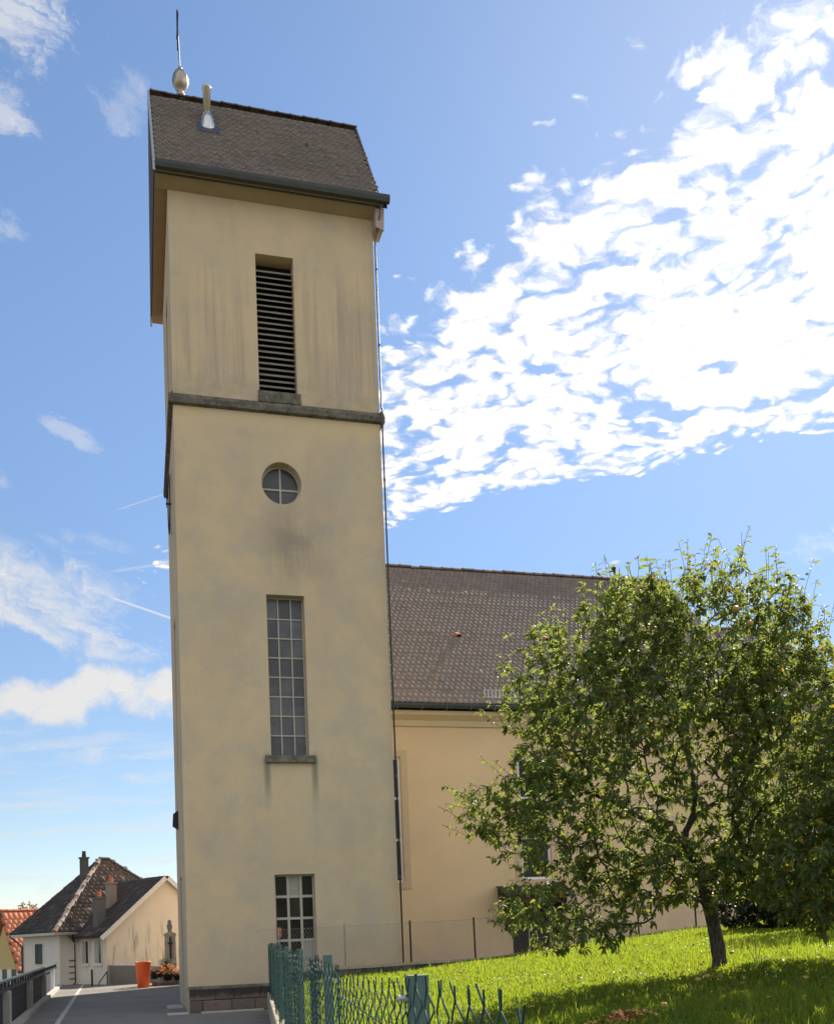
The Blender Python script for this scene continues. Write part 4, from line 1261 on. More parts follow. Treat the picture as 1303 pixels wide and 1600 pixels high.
def grow(trunk, targets, rise=0.25, jit=0.05, step=0.13, seed=1):
    """skeleton: trunk polyline + each target joined to the nearest earlier node by a curved twig. Returns pts, parent, tips"""
    r_ = np.random.default_rng(seed)
    cap = len(targets) * 14 + 400
    P = np.zeros((cap, 3)); par = np.full(cap, -1); dep = np.zeros(cap)
    m = 0
    for i, t_ in enumerate(trunk):
        P[m] = t_; par[m] = m - 1; dep[m] = 0 if i == 0 else dep[m - 1] + np.linalg.norm(P[m] - P[m - 1]); m += 1
    n_tr = m
    tips = []
    for a in targets:
        a = np.asarray(a)
        lo = max(2, n_tr // 3)
        d = np.linalg.norm(P[lo:m] - a, axis=1) + 0.22 * np.maximum(0, P[lo:m, 2] - a[2] + 0.05) + 0.05 * dep[lo:m]
        i = int(np.argmin(d)) + lo
        L = np.linalg.norm(a - P[i])
        if L < 0.04 or m > cap - 20:
            continue
        k = max(2, min(12, int(L / step)))
        gdir = P[i] - P[par[i]] if par[i] >= 0 else np.array([0, 0, 1.0])
        gdir = gdir / (np.linalg.norm(gdir) + 1e-9)
        prev = i
        ctrl = P[i] + gdir * L * 0.35 + np.array([0, 0, rise * L * 0.5])
        chain = []
        for j in range(1, k + 1):
            t_ = j / k
            q_ = (1 - t_) ** 2 * P[i] + 2 * t_ * (1 - t_) * ctrl + t_ * t_ * a
            q_ = q_ + r_.normal(0, jit * L * 0.12, 3) * (t_ < 1)
            P[m] = q_; par[m] = prev; dep[m] = dep[prev] + L / k
            prev = m; chain.append(m); m += 1
        tips.append(chain)
    return P[:m], par[:m], tips


def branch_mesh(name, P, par, mat, off, tipr=0.0026, expo=2.35, rmax=None, skip=0.0, sides=5):
    n_ = len(P)
    acc = np.zeros(n_)
    kids = np.bincount(par[par >= 0], minlength=n_)
    acc[kids == 0] = tipr ** expo
    for i in range(n_ - 1, 0, -1):
        acc[par[i]] += acc[i] * 1.0
    rad = acc ** (1 / expo)
    if rmax:
        rad = np.minimum(rad, rmax)
    A = np.arange(1, n_)
    A = A[par[A] >= 0]
    p0, p1 = P[par[A]], P[A]
    d = p1 - p0; L = np.linalg.norm(d, axis=1, keepdims=True); d = d / np.maximum(L, 1e-6)
    ref = np.where(np.abs(d[:, 2:3]) > 0.9, np.array([[1.0, 0, 0]]), np.array([[0, 0, 1.0]]))
    u = np.cross(d, ref); u /= np.linalg.norm(u, axis=1, keepdims=True); v_ = np.cross(d, u)
    r0 = np.minimum(rad[par[A]], rad[A] * 1.35); r1 = rad[A]
    an = np.arange(sides) * 2 * np.pi / sides
    ring = u[:, None, :] * np.cos(an)[None, :, None] + v_[:, None, :] * np.sin(an)[None, :, None]
    V0 = p0[:, None, :] - d[:, None, :] * (r0 * 0.3)[:, None, None] + ring * r0[:, None, None]
    V1 = p1[:, None, :] + ring * r1[:, None, None]
    V = np.concatenate([V0, V1], 1)
    b = (np.arange(len(A)) * 2 * sides)[:, None]
    fs = [np.concatenate([b + k, b + (k + 1) % sides, b + sides + (k + 1) % sides, b + sides + k], 1) for k in range(sides)]
    return mesh_np(name, V.reshape(-1, 3), fs, mat, smooth=True, off=off), rad


def leaves_on(P, chains, per, length, seed, droop=0.35, spread=0.35):
    """leaf frames along the outer part of each twig: positions, rotation matrices, sizes"""
    r_ = np.random.default_rng(seed)
    pos, dirs = [], []
    for ch_ in chains:
        pts = P[ch_]
        k = len(pts)
        if k < 2:
            continue
        n_ = max(3, int(per * r_.uniform(0.7, 1.3)))
        tt = np.sort(r_.random(n_)) ** 0.8 * (k - 1)
        tt = np.maximum(tt, (k - 1) * 0.10)
        i0 = np.minimum(tt.astype(int), k - 2); fr = (tt - i0)[:, None]
        q_ = pts[i0] * (1 - fr) + pts[i0 + 1] * fr
        tw_ = pts[i0 + 1] - pts[i0]; tw_ /= np.linalg.norm(tw_, axis=1, keepdims=True) + 1e-9
        an = np.arange(n_) * 2.4 + r_.random() * 6.28 + r_.normal(0, 0.4, n_)
        ref = np.array([0.31, 0.77, 0.55])
        u = np.cross(tw_, ref); u /= np.linalg.norm(u, axis=1, keepdims=True) + 1e-9
        v_ = np.cross(tw_, u)
        out = u * np.cos(an)[:, None] + v_ * np.sin(an)[:, None]
        d = out * 0.85 + tw_ * 0.55 + np.array([0, 0, -droop]) + r_.normal(0, spread * 0.4, (n_, 3))
        pos.append(q_ + out * 0.008); dirs.append(d)
    pos, dirs = np.concatenate(pos), np.concatenate(dirs)
    n_ = len(pos)
    d = dirs / np.linalg.norm(dirs, axis=1, keepdims=True)
    upv = np.array([0, 0, 1.0]) + r_.normal(0, 0.55, (n_, 3))
    y = np.cross(upv, d); y /= np.linalg.norm(y, axis=1, keepdims=True) + 1e-9
    z = np.cross(d, y)
    Rm = np.stack([d, y, z], 2)
    size = length * r_.uniform(0.5, 1.4, n_)
    return pos, Rm, size


def leaf_mesh(name, pos, Rm, size, mat, off, tint):
    V = np.einsum('nij,vj->nvi', Rm, LP_V) * size[:, None, None] + pos[:, None, :]
    nv_ = len(LP_V)
    b = (np.arange(len(pos)) * nv_)
    f4 = (b[:, None, None] + LP_4[None]).reshape(-1, 4); f3 = (b[:, None, None] + LP_3[None]).reshape(-1, 3)
    return mesh_np(name, V.reshape(-1, 3), [f4, f3], mat, {'tint': np.repeat(tint, nv_)}, smooth=True, off=off)


RT, AH = np.array(right), np.array(ahead)


def tree(name, base, label, cat, trunk, lobes, n_targets, mats, per=11, leaf=0.078, shoots=0, seed=3, limbs=(), single=0, group=None, droop=0.35, tipr=0.0026, rmax=None, trunk_r=None, extra=()):
    """lobes: (u, w, z, ru, rw, rz, weight) in metres from the trunk foot: u to the right, w away, z up"""
    base = np.array(base, float)
    r_ = np.random.default_rng(seed)
    W_ = lambda u, ww_, z: base + RT * u + AH * ww_ + np.array([0, 0, z])
    t_ = thing(name, tuple(base), label, cat, group)
    tr = [W_(*p_) for p_ in trunk]
    fine_t = []
    for a, b_ in zip(tr[:-1], tr[1:]):
        for k in range(4):
            fine_t.append(a + (b_ - a) * k / 4)
    fine_t.append(tr[-1])
    wts = np.array([l_[6] for l_ in lobes]); wts = wts / wts.sum()
    T = []
    for li in r_.choice(len(lobes), n_targets, p=wts):
        u, ww_, z, ru, rw_, rz, _ = lobes[li]
        d = r_.normal(0, 1, 3); d /= np.linalg.norm(d)
        rr = r_.random() ** (1 / 2.1)
        rr = 0.25 + 0.75 * rr
        p_ = (u + d[0] * ru * rr, ww_ + d[1] * rw_ * rr, z + d[2] * rz * rr)
        T.append(W_(*p_))
    T = np.array(T)
    crown = fine_t[-1]
    T = T[np.argsort(np.linalg.norm((T - crown) * np.array([1, 1, 0.85]), axis=1) * (1 + 0.25 * r_.random(len(T))))]
    lead = [W_(*l_) for l_ in limbs]
    P, par, tips = grow(fine_t, list(lead) + list(T) + [W_(*e_) for e_ in extra], seed=seed)
    nl = len(lead)
    bm_, rad = branch_mesh('branches', P, par, mats[1], base, tipr=tipr, rmax=rmax)
    tag(link('branches', bm_, t_))
    # trunk: its own tapered mesh with a flared foot
    rr0 = trunk_r or rad[1]
    rs = [rr0 * (1.5 if k == 0 else 1.12 if k == 1 else 1.0 - 0.28 * k / len(fine_t)) for k in range(len(fine_t))]
    rs = [a * random.uniform(0.95, 1.06) for a in rs]
    MB().tube(fine_t, rs, 14).build('trunk', mats[1], t_, True)
    chains = tips[nl:]
    # long water shoots rising from the crown
    ctr = np.array([P[c_[-1]] for c_ in chains]).mean(0)
    ends = np.array([P[c_[-1]] for c_ in chains]) - ctr
    outw = np.linalg.norm(ends / ends.std(0), axis=1) + 0.25 * ends[:, 2] / ends[:, 2].std()
    tops = np.argsort(-outw)
    pos, Rm, size = leaves_on(P, chains, per, leaf, seed + 1, droop)
    if shoots:
        sp, spar = [], []
        sel_ = [tops[int(k)] for k in r_.choice(min(len(tops), int(shoots * 2.2)), shoots, replace=False)]
        newch, Q, qp = [], [], []
        for k in sel_:
            a = P[chains[k][-1]]
            L = r_.uniform(0.18, 0.48)
            od = (a - ctr); od /= np.linalg.norm(od)
            dv = np.array([0, 0, 0.75]) + od * (0.25 if od[2] > 0.5 else 0.8) + r_.normal(0, 0.18, 3); dv /= np.linalg.norm(dv)
            ids = []
            prev = -1
            for j in range(5):
                Q.append(a + dv * L * j / 4 + r_.normal(0, 0.006, 3)); qp.append(prev if j else -1); prev = len(Q) - 1; ids.append(prev)
            newch.append(ids)
        Q = np.array(Q)
        sm, _ = branch_mesh('shoots', Q, np.array(qp), mats[1], base, tipr=0.0028, sides=4)
        tag(link('shoots', sm, t_), kind='stuff')
        p2, R2, s2_ = leaves_on(Q, newch, 9, leaf * 0.95, seed + 5, droop * 0.8)
        pos, Rm, size = np.concatenate([pos, p2]), np.concatenate([Rm, R2]), np.concatenate([size, s2_])
    tint = np.clip(0.47 + 0.24 * r_.normal(0, 1, len(pos)) , 0.01, 0.94)
    yel = r_.random(len(pos)) < 0.022
    tint[yel] = 0.99
    sel = np.zeros(len(pos), bool)
    if single:
        o_ = np.argsort(np.linalg.norm(pos - np.array([0, 0, EYE]), axis=1) - 0.6 * size / leaf)
        sel[o_[:single]] = True
        me = mesh_np('leaf', LP_V, [LP_4, LP_3], mats[0], smooth=True)
        for i in np.where(sel)[0]:
            o = link('leaf', me, t_, pos[i])
            o.rotation_euler = Matrix(Rm[i].tolist()).to_euler()
            o.scale = (size[i],) * 3
    tag(link('foliage', leaf_mesh('foliage', pos[~sel], Rm[~sel], size[~sel], mats[0], base, tint[~sel]), t_), kind='stuff')
    return t_, P, W_


TB = (6.62, 10.63, float(lawn_z(np.array(6.62), np.array(10.63))) - 0.03)
fruit_tree, FP, FW = tree('fruit_tree', TB, 'broad leafy fruit tree on the lawn in front of the church hall', 'tree',
     [(0, 0, 0), (-0.02, 0, 0.30), (-0.06, 0.02, 0.62), (-0.12, 0.03, 0.92), (-0.15, 0.05, 1.12)],
     [(-0.75, 0.0, 2.5, 1.7, 1.6, 1.55, 9), (0.25, 0.1, 3.85, 1.2, 1.2, 1.15, 6.5), (-1.65, -0.1, 3.15, 0.85, 0.9, 1.15, 3.4), (-2.0, -0.2, 1.75, 0.8, 0.9, 0.75, 2.1),
      (-2.55, -0.2, 2.0, 0.55, 0.6, 0.42, 0.6), (-0.85, 0.05, 4.05, 0.7, 0.8, 0.8, 2.6), (-1.75, -0.3, 0.75, 0.95, 0.9, 0.55, 1.8), (0.95, 0.0, 2.7, 0.95, 1.1, 1.6, 6.0), (-0.5, -0.2, 1.2, 1.25, 1.2, 0.5, 3.2), (0.75, -0.1, 1.3, 0.9, 1.0, 0.55, 3.0)],
     3750, (M_LEAF, M_BARK), per=12, leaf=0.078, shoots=380, seed=11, single=300, trunk_r=0.088, rmax=0.075,
     limbs=[(-0.9, 0.1, 1.9), (0.35, 0.3, 2.1), (-0.35, -0.5, 2.1), (-0.1, 0.6, 2.2), (-1.6, -0.1, 2.2), (0.5, -0.3, 1.7), (-1.3, -0.4, 1.1), (-0.3, 0.1, 2.9), (-0.6, 0.1, 3.5), (0.2, 0.0, 3.4), (-1.2, 0.3, 2.9), (-2.2, -0.2, 1.9), (0.7, 0.2, 2.9)])

# ------------------------------------------------------------------ fruit in the tree and on the grass
M_APPLE = flat('ripe_fruit', (0.42, 0.27, 0.07), 0.45, 0.3, 30)
for (u, ww_, z), lab in (((0.02, -1.25, 3.95), 'orange yellow fruit hanging high in the crown of the fruit tree'), ((0.18, -1.2, 3.80), 'yellow fruit hanging just below and right of the highest fruit')):
    c_ = FW(u, ww_, z)
    o = MB().lathe(c_, [(0.004, -0.036), (0.026, -0.030), (0.041, -0.006), (0.040, 0.016), (0.024, 0.034), (0.006, 0.028)], 14).build('fruit', M_APPLE, None, True)
    tag(o, lab, 'fruit', 'fruit on the tree')
for x, y, lab in ((5.55, 9.35, 'pale fallen apple in the shaded grass just left of the tree trunk'), (5.75, 9.5, 'small fallen apple in the grass closest to the tree trunk'),
                  (4.35, 7.9, 'yellowish fallen apple lying right of the orange brown leaf heap'),
                  (7.6, 11.9, 'pale fallen apple in the shade to the right of the trunk')):
    z = float(lawn_z(np.array(x), np.array(y)))
    o = MB().lathe((x, y, z + 0.05), [(0.003, -0.028), (0.022, -0.024), (0.034, -0.005), (0.032, 0.013), (0.020, 0.028), (0.005, 0.024)], 14).build('fallen_apple', M_APPLE, None, True)
    tag(o, lab, 'apple', 'fallen apples on the lawn')
# heap of orange-brown leaves, scattered leaves
M_DEAD = flat('fallen_leaf', (0.56, 0.25, 0.11), 0.7, 0.35, 20)
hp = []
for k in range(110):
    d = rng.normal(0, 1, 2) * np.array([0.13, 0.07])
    x, y = 3.92 + d[0] * 0.97 - d[1] * 0.2, 7.82 + d[1]
    hp.append((x, y, float(lawn_z(np.array(x), np.array(y))) + 0.03 + 0.08 * math.exp(-((d[0] / 0.13) ** 2 + (d[1] / 0.07) ** 2)) * rng.random() * 1.1))


def flat_leaves(pts, size, seed):
    r_ = np.random.default_rng(seed)
    n_ = len(pts)
    an = r_.random(n_) * 6.28
    d = np.stack([np.cos(an), np.sin(an), r_.normal(0, 0.3, n_)], 1); d /= np.linalg.norm(d, axis=1, keepdims=True)
    upv = np.array([0, 0, 1.0]) + r_.normal(0, 0.4, (n_, 3))
    y = np.cross(upv, d); y /= np.linalg.norm(y, axis=1, keepdims=True)
    return np.array(pts, float), np.stack([d, y, np.cross(d, y)], 2), size * r_.uniform(0.7, 1.3, n_)


lh = thing('leaf_heap', (3.92, 7.82, float(lawn_z(np.array(3.92), np.array(7.82)))), 'small heap of orange brown fallen leaves on the shaded grass', 'leaf heap')
me = mesh_np('dead_leaf', LP_V, [LP_4, LP_3], M_DEAD, smooth=True)
fp_, fr_, fs_ = flat_leaves(hp, 0.085, 3)
for i in range(len(fp_)):
    o = link('leaf', me, lh, fp_[i]); o.rotation_euler = Matrix(fr_[i].tolist()).to_euler(); o.scale = (fs_[i],) * 3
fpts = []
for k in range(260):
    u, ww_ = rng.normal(-0.6, 1.6), rng.normal(-1.0, 1.8)
    p_ = FW(u, ww_, 0)
    if p_[0] > fence_x(p_[1]) + 0.2 and 1.5 < p_[1] < 21:
        fpts.append((p_[0], p_[1], float(lawn_z(np.array(p_[0]), np.array(p_[1]))) + 0.045))
M_WEED = leafy('weed_leaf', (0.035, 0.075, 0.018), (0.07, 0.12, 0.03), (0.20, 0.20, 0.06), (0.16, 0.26, 0.03), 0.4)
tag(link('weeds', leaf_mesh('weeds', *flat_leaves(WEEDS, 0.06, 8), M_WEED, (0, 0, 0), rng.random(len(WEEDS)))), kind='stuff')
M_YLEAF = flat('yellow_fallen_leaf', (0.40, 0.29, 0.09), 0.7, 0.5, 3)
tag(link('fallen_leaves', leaf_mesh('fallen_leaves', *flat_leaves(fpts, 0.065, 5), M_YLEAF, (0, 0, 0), rng.random(len(fpts)))), kind='stuff')

# ------------------------------------------------------------------ further trees and shrubs on the right
x, y = 13.0, 16.4
tree('fruit_tree', (x, y, float(lawn_z(np.array(x), np.array(y))) - 0.05), 'farther tree at the right edge of the photo, beyond the sunny strip of lawn', 'tree',
     [(0, 0, 0), (0.05, 0, 0.4), (0.0, 0.05, 0.8), (-0.05, 0.0, 1.2)],
     [(-0.2, 0.0, 2.6, 2.0, 1.6, 1.6, 8), (-0.9, -0.4, 1.4, 1.2, 1.2, 0.9, 4), (0.8, 0.2, 2.4, 1.3, 1.3, 1.6, 4), (-0.5, 0, 3.6, 1.0, 1.0, 0.9, 2)],
     1500, (M_LEAF, M_BARK), per=10, leaf=0.085, shoots=40, seed=23, trunk_r=0.11, rmax=0.08,
     limbs=[(-0.8, 0.1, 2.0), (0.6, 0.3, 2.1), (-0.2, -0.6, 2.0), (0.1, 0.6, 2.3), (0.0, 0.0, 3.0)])
x, y = 7.5, 8.5
tree('fruit_tree', (x, y, float(lawn_z(np.array(x), np.array(y))) - 0.05), 'nearest tree, its dark crown reaching in from the right edge of the photo', 'tree',
     [(0, 0, 0), (0.05, 0, 0.5), (0.0, 0.05, 0.9), (-0.05, 0.0, 1.3)],
     [(0.1, 0.0, 2.1, 1.4, 1.4, 1.4, 8), (-0.6, -0.1, 1.05, 1.0, 1.2, 0.75, 5), (0.5, 0.2, 3.0, 1.2, 1.2, 0.9, 4)],
     2100, (M_LEAF, M_BARK), per=12, leaf=0.083, shoots=70, seed=29, trunk_r=0.11, rmax=0.08,
     limbs=[(-0.6, 0.1, 1.7), (0.6, 0.3, 1.9), (-0.2, -0.6, 1.8), (0.1, 0.6, 1.9), (0.0, 0.0, 2.6)])
for i, (x, y, sc, lab) in enumerate(((13.0, 18.9, 1.15, 'smaller dark shrub just right of the fruit tree trunk, before the church wall'),
                                     (14.4, 19.2, 1.5, 'tall dark shrub at the right beyond the sunny strip of lawn'),
                                     (16.4, 19.8, 1.7, 'dark shrub half cut off by the right edge of the photo'))):
    tree('shrub', (x, y, float(lawn_z(np.array(x), np.array(y))) - 0.05), lab, 'shrub',
         [(0, 0, 0), (0.02, 0, 0.15), (0.0, 0.0, 0.3)],
         [(0, 0, 0.75 * sc, 1.15 * sc, 0.9 * sc, 0.78 * sc, 5), (-0.35 * sc, 0, 0.5 * sc, 0.8 * sc, 0.8 * sc, 0.5 * sc, 2), (0.4 * sc, 0.1, 0.95 * sc, 0.8 * sc, 0.7 * sc, 0.75 * sc, 3)],
         1000, (M_LEAF_D, M_BARK), per=15, leaf=0.085, seed=40 + i, trunk_r=0.05, rmax=0.03, group='dark shrubs along the church')
# thin sapling beside the trunk
x, y = 6.98, 10.45
zb = float(lawn_z(np.array(x), np.array(y)))
sp_ = thing('sapling', (x, y, zb), 'thin sapling with few leaves just right of the fruit tree trunk', 'sapling')
Q, qp, chs = [], [], []
for k, (dxx, h) in enumerate(((0.0, 0.46), (-0.09, 0.22), (0.08, 0.18))):
    ids = []
    for j in range(6):
        Q.append(np.array([x + dxx * j / 5 + 0.01 * math.sin(j), y, zb + h * j / 5])); qp.append(len(Q) - 2 if j else -1); ids.append(len(Q) - 1)
    chs.append(ids)
Q = np.array(Q)
link('stem', branch_mesh('stem', Q, np.array(qp), M_BARK, (x, y, zb), tipr=0.004)[0], sp_)
pos, Rm, size = leaves_on(Q, chs, 9, 0.05, 77)
me = mesh_np('leaf', LP_V, [LP_4, LP_3], M_LEAF, smooth=True)
for i in range(len(pos)):
    o = link('leaf', me, sp_, pos[i]); o.rotation_euler = Matrix(Rm[i].tolist()).to_euler(); o.scale = (size[i],) * 3

# ------------------------------------------------------------------ railing on the left of the path
rl = thing('railing', (kerb_x(24) - 0.1, 24, 0), 'dark railing with concrete pillars and boards along the left side of the path', 'railing')
rx = lambda y: kerb_x(y) - 0.20 + 0.0
M_BOARD = flat('dark_blue_board', (0.030, 0.034, 0.048), 0.7, 0.4, 2)
M_RAIL = flat('railing_metal', (0.16, 0.155, 0.15), 0.4, 0.3, 4, 0, 0.5)
PY = [15.4, 21.76, 28.2, 34.6, 40.3]
for y in PY[:-1]:
    o = MB().box(rx(y) - 0.13, rx(y) + 0.11, y - 0.13, y + 0.13, -0.02, 0.80).build('pillar', M_CONC, rl)
    bevel(o, 0.01, 1)
MB().box(rx(41) - 0.03, rx(41) + 0.07, 40.95, 41.05, 0.0, 0.84).build('end_post', M_WHITE, rl)
for y0_, y1_ in zip(PY[:-1], PY[1:]):
    n_b = 4
    for k in range(n_b):
        z0 = 0.06 + k * 0.18
        a, b_ = y0_ + 0.14, y1_ - 0.14
        MB().obox((rx(a) - 0.06, a, z0), (0.03, 0, 0), (rx(b_) - rx(a), b_ - a, 0), (0, 0, 0.172)).build('board', M_BOARD, rl)
MB().obox((rx(8) - 0.07, 8, 0.805), (0.13, 0, 0), (rx(44) - rx(8), 36, 0), (0, 0, 0.055)).build('lower_rail', M_IRON, rl)
MB().obox((rx(8) - 0.055, 8, 0.985), (0.11, 0, 0), (rx(44.6) - rx(8), 36.6, 0), (0, 0, 0.035)).build('handrail', M_RAIL, rl)
me = MB().box(-0.022, 0.022, -0.03, 0.03, 0, 0.125).mesh('baluster', M_IRON)
for i in range(46):
    y = 8.4 + i * 0.79
    link('baluster', me, rl, (rx(y), y, 0.860))

# ------------------------------------------------------------------ planter, memorial, flowers, posts
M_ORANGE = flat('orange_red_plastic', (0.93, 0.145, 0.035), 0.42, 0.12, 3, 0, 0, 0.4)
pc = (0.08, 39.9, 0)
pt = thing('planter', pc, 'tall orange red tapered planter standing on the path', 'planter')
o = MB().lathe(pc, [(0.205, 0.0), (0.215, 0.01), (0.295, 0.93), (0.305, 0.95), (0.305, 0.985), (0.285, 0.985), (0.27, 0.90), (0.05, 0.88)], 36).build('pot', M_ORANGE, pt, True)
MB().lathe(pc, [(0.01, 0.882), (0.268, 0.884), (0.268, 0.90), (0.02, 0.91)], 24).build('soil', M_SOIL, pt)

mm = thing('war_memorial', (1.16, 42.2, 0), 'pale stone memorial pillar with a dark cross on its front', 'memorial')
M_MEM = flat('memorial_stone', (0.40, 0.36, 0.28), 0.9, 0.25, 4, 0.004)
M_MEMD = flat('weathered_statue_stone', (0.22, 0.21, 0.20), 0.85, 0.3, 8, 0.004)
bx_ = MB().box(0.70, 1.62, 41.8, 42.6, -0.02, 0.28).build('base', M_MEM, mm)
MB().box(0.93, 1.40, 42.0, 42.4, 0.281, 1.95, top=(0.02, 0.02, 0.02, 0.02)).build('pillar', M_MEM, mm)
MB().prism([(0.92, 41.98, 1.951), (1.41, 41.98, 1.951), (1.41, 41.98, 2.03), (1.165, 41.98, 2.14), (0.92, 41.98, 2.03)], (0, 0.44, 0)).build('cap', M_MEM, mm)
cx_ = MB().box(1.13, 1.20, 41.93, 41.995, 0.95, 1.90).box(1.07, 1.13, 41.94, 41.99, 1.62, 1.68).box(1.20, 1.26, 41.94, 41.99, 1.62, 1.68)
cx_.build('cross', M_IRON, mm)
MB().lathe((1.165, 42.2, 2.14), [(0.09, -0.04), (0.08, 0.04), (0.11, 0.12), (0.12, 0.24), (0.07, 0.31), (0.085, 0.36), (0.075, 0.43), (0.02, 0.46)], 14).build('bust', M_MEMD, mm, True)


def flower_pot(name, loc, label, cols, r_=0.22, h=0.26, n_=240, dome=0.3):
    t_ = thing(name, loc, label, 'flower pot', 'pots of flowers by the memorial')
    MB().lathe(loc, [(r_ * 0.7, 0), (r_, h * 0.9), (r_ * 1.06, h * 0.9), (r_ * 1.06, h), (r_ * 0.9, h), (r_ * 0.85, h * 0.85)], 20).build('pot', M_IRON, t_, True)
    for (nm, m_, k, lo, hi) in (('leaves', M_LEAF_D, n_, 0.0, 0.75), ('blossoms', cols, int(n_ * 0.8), 0.7, 1.1)):
        th = rng.random(k) * 6.28; ph = np.arccos(1 - rng.random(k) * 0.95)
        rr = dome * (lo + (hi - lo) * rng.random(k))
        pts = np.stack([loc[0] + rr * np.sin(ph) * np.cos(th) * 1.15, loc[1] + rr * np.sin(ph) * np.sin(th), loc[2] + h + rr * np.cos(ph) * 1.1], 1)
        tag(link(nm, leaf_mesh(nm, *flat_leaves(pts, 0.075, int(rng.integers(999))), m_, ROOT[t_.name], rng.random(k)), t_), kind='stuff')


M_FLO = leafy('orange_blossom', (0.75, 0.20, 0.05), (0.80, 0.34, 0.08), (0.75, 0.55, 0.10), (0.8, 0.3, 0.05), 0.3)
M_FLR = leafy('red_blossom', (0.55, 0.06, 0.05), (0.62, 0.12, 0.10), (0.7, 0.2, 0.15), (0.6, 0.1, 0.05), 0.3)
M_FLG = leafy('grey_green_foliage', (0.10, 0.13, 0.10), (0.16, 0.20, 0.16), (0.2, 0.22, 0.15), (0.2, 0.25, 0.15), 0.3)
flower_pot('flower_pot', (1.02, 41.1, 0.18), 'pot of orange chrysanthemums in front of the memorial', M_FLO, 0.22, 0.26, 260, 0.34)
flower_pot('flower_pot', (0.72, 41.5, 0.30), 'small pot with red flowers left of the orange chrysanthemums', M_FLR, 0.15, 0.2, 120, 0.2)
flower_pot('flower_pot', (1.38, 41.0, 0.16), 'pot with red flowers right of the orange chrysanthemums', M_FLR, 0.17, 0.22, 140, 0.24)
flower_pot('flower_pot', (0.98, 41.75, 0.55), 'grey green bush in a pot at the foot of the memorial pillar', M_FLG, 0.17, 0.22, 160, 0.28)
flower_pot('flower_pot', (0.50, 42.3, 0.22), 'dark green plant in a pot between planter and memorial', M_FLG, 0.18, 0.24, 160, 0.22)
gb = thing('flower_bed', (0.95, 41.2, 0), 'stone edged bed under the memorial flowers', 'flower bed')
for k in range(9):
    x = 0.40 + k * 0.155
    o = MB().box(x, x + 0.145, 40.75, 40.90, -0.02, random.uniform(0.12, 0.19)).build('edging_stone', M_STONE, gb)
    bevel(o, 0.02, 1)
MB().box(0.42, 1.78, 40.905, 41.79, -0.02, 0.10).build('soil', M_SOIL, gb)

gw = thing('concrete_ramp_wall', (-0.4, 44.5, 0), 'grey rendered ramp wall in front of the pale gable', 'wall')
MB().prism([(-1.30, 44.35, -0.03), (0.95, 44.6, -0.03), (0.95, 44.6, 0.66), (0.1, 44.5, 0.74), (-1.30, 44.35, 0.82)], (-0.06, 0.16, 0)).build('wall', flat('grey_render', (0.17, 0.165, 0.155), 0.9, 0.25, 2), gw)
pf = thing('picket_fence', (-0.5, 44.5, 0.8), 'low whitish picket fence with uneven stakes on the grey ramp wall', 'fence')
for k in range(15):
    x = -1.12 + k * 0.095
    hz = random.uniform(0.10, 0.27)
    zt = 0.80 - 0.045 * (x + 1.3)
    MB().box(x, x + random.uniform(0.03, 0.055), 44.44 + 0.11 * (x + 1.3), 44.47 + 0.11 * (x + 1.3), zt - 0.02, zt + hz, top=(0.008, 0.008, 0, 0)).build('stake', M_WHITE, pf)
for nm, pts, r_, m_, lab in (('bollard', [(-1.97, 44.2, -0.02), (-1.97, 44.2, 0.68)], 0.04, M_POST_D, 'thin black post in front of the house wall'),
                             ('lamp_pipe', [(-1.30, 44.1, -0.02), (-1.30, 44.1, 0.80), (-1.24, 44.1, 0.84)], 0.03, M_WIRE_G, 'thin pale grey pole at the left end of the ramp wall')):
    tag(MB().tube(pts, r_, 8).build(nm, m_), lab, 'post')
hr = thing('handrail', (-1.62, 44.15, 0), 'short slanting black handrail beside the annex corner', 'handrail')
MB().tube([(-1.70, 44.15, 0.12), (-1.36, 44.15, 0.58)], 0.022, 8).build('rail', M_IRON, hr)
MB().tube([(-1.69, 44.15, -0.02), (-1.69, 44.15, 0.13)], 0.018, 8).build('post', M_IRON, hr)
MB().tube([(-1.37, 44.15, -0.02), (-1.37, 44.15, 0.57)], 0.018, 8).build('post', M_IRON, hr)

# ------------------------------------------------------------------ dark-roofed house with annex
M_HWALL = flat('pale_house_render', (0.74, 0.67, 0.57), 0.9, 0.16, 0.8, 0.003)
M_GABLE, n = material('stained_gable_render')
p = n.pos(); X_, Y_, Z_ = n.sep(p)
c = n.mix(n.ss(n.noise(p, 0.8, 5, 0.6), 0.35, 0.7), (0.76, 0.655, 0.51), (0.70, 0.61, 0.49))
stv = n.xyz(n.mul(X_, 6.0), n.mul(Y_, 6.0), n.mul(Z_, 0.8))
c = n.mix(n.mul(n.ss(n.noise(stv, 1.0, 5, 0.65), 0.5, 0.68), n.band(Z_, 0.3, 1.0, 2.0, 2.9), 0.75), c, (0.27, 0.25, 0.23))
finish(n, c, 0.9, n.bump(n.noise(p, 25, 4, 0.7), 0.004), 0, 0.15)
Ld, Gd = Vector((-0.48, 0.877, 0)).normalized(), Vector((0.878, 0.482, 0)).normalized()
A0 = Vector((-1.39, 44.96, 0))
Zv = Vector((0, 0, 1))
GW, GH, GPK, AL = 5.7, 2.20, 4.58, 2.82
hs = thing('house', tuple(A0), 'pale house with steep dark hipped roof and gabled annex beyond the path', 'house')
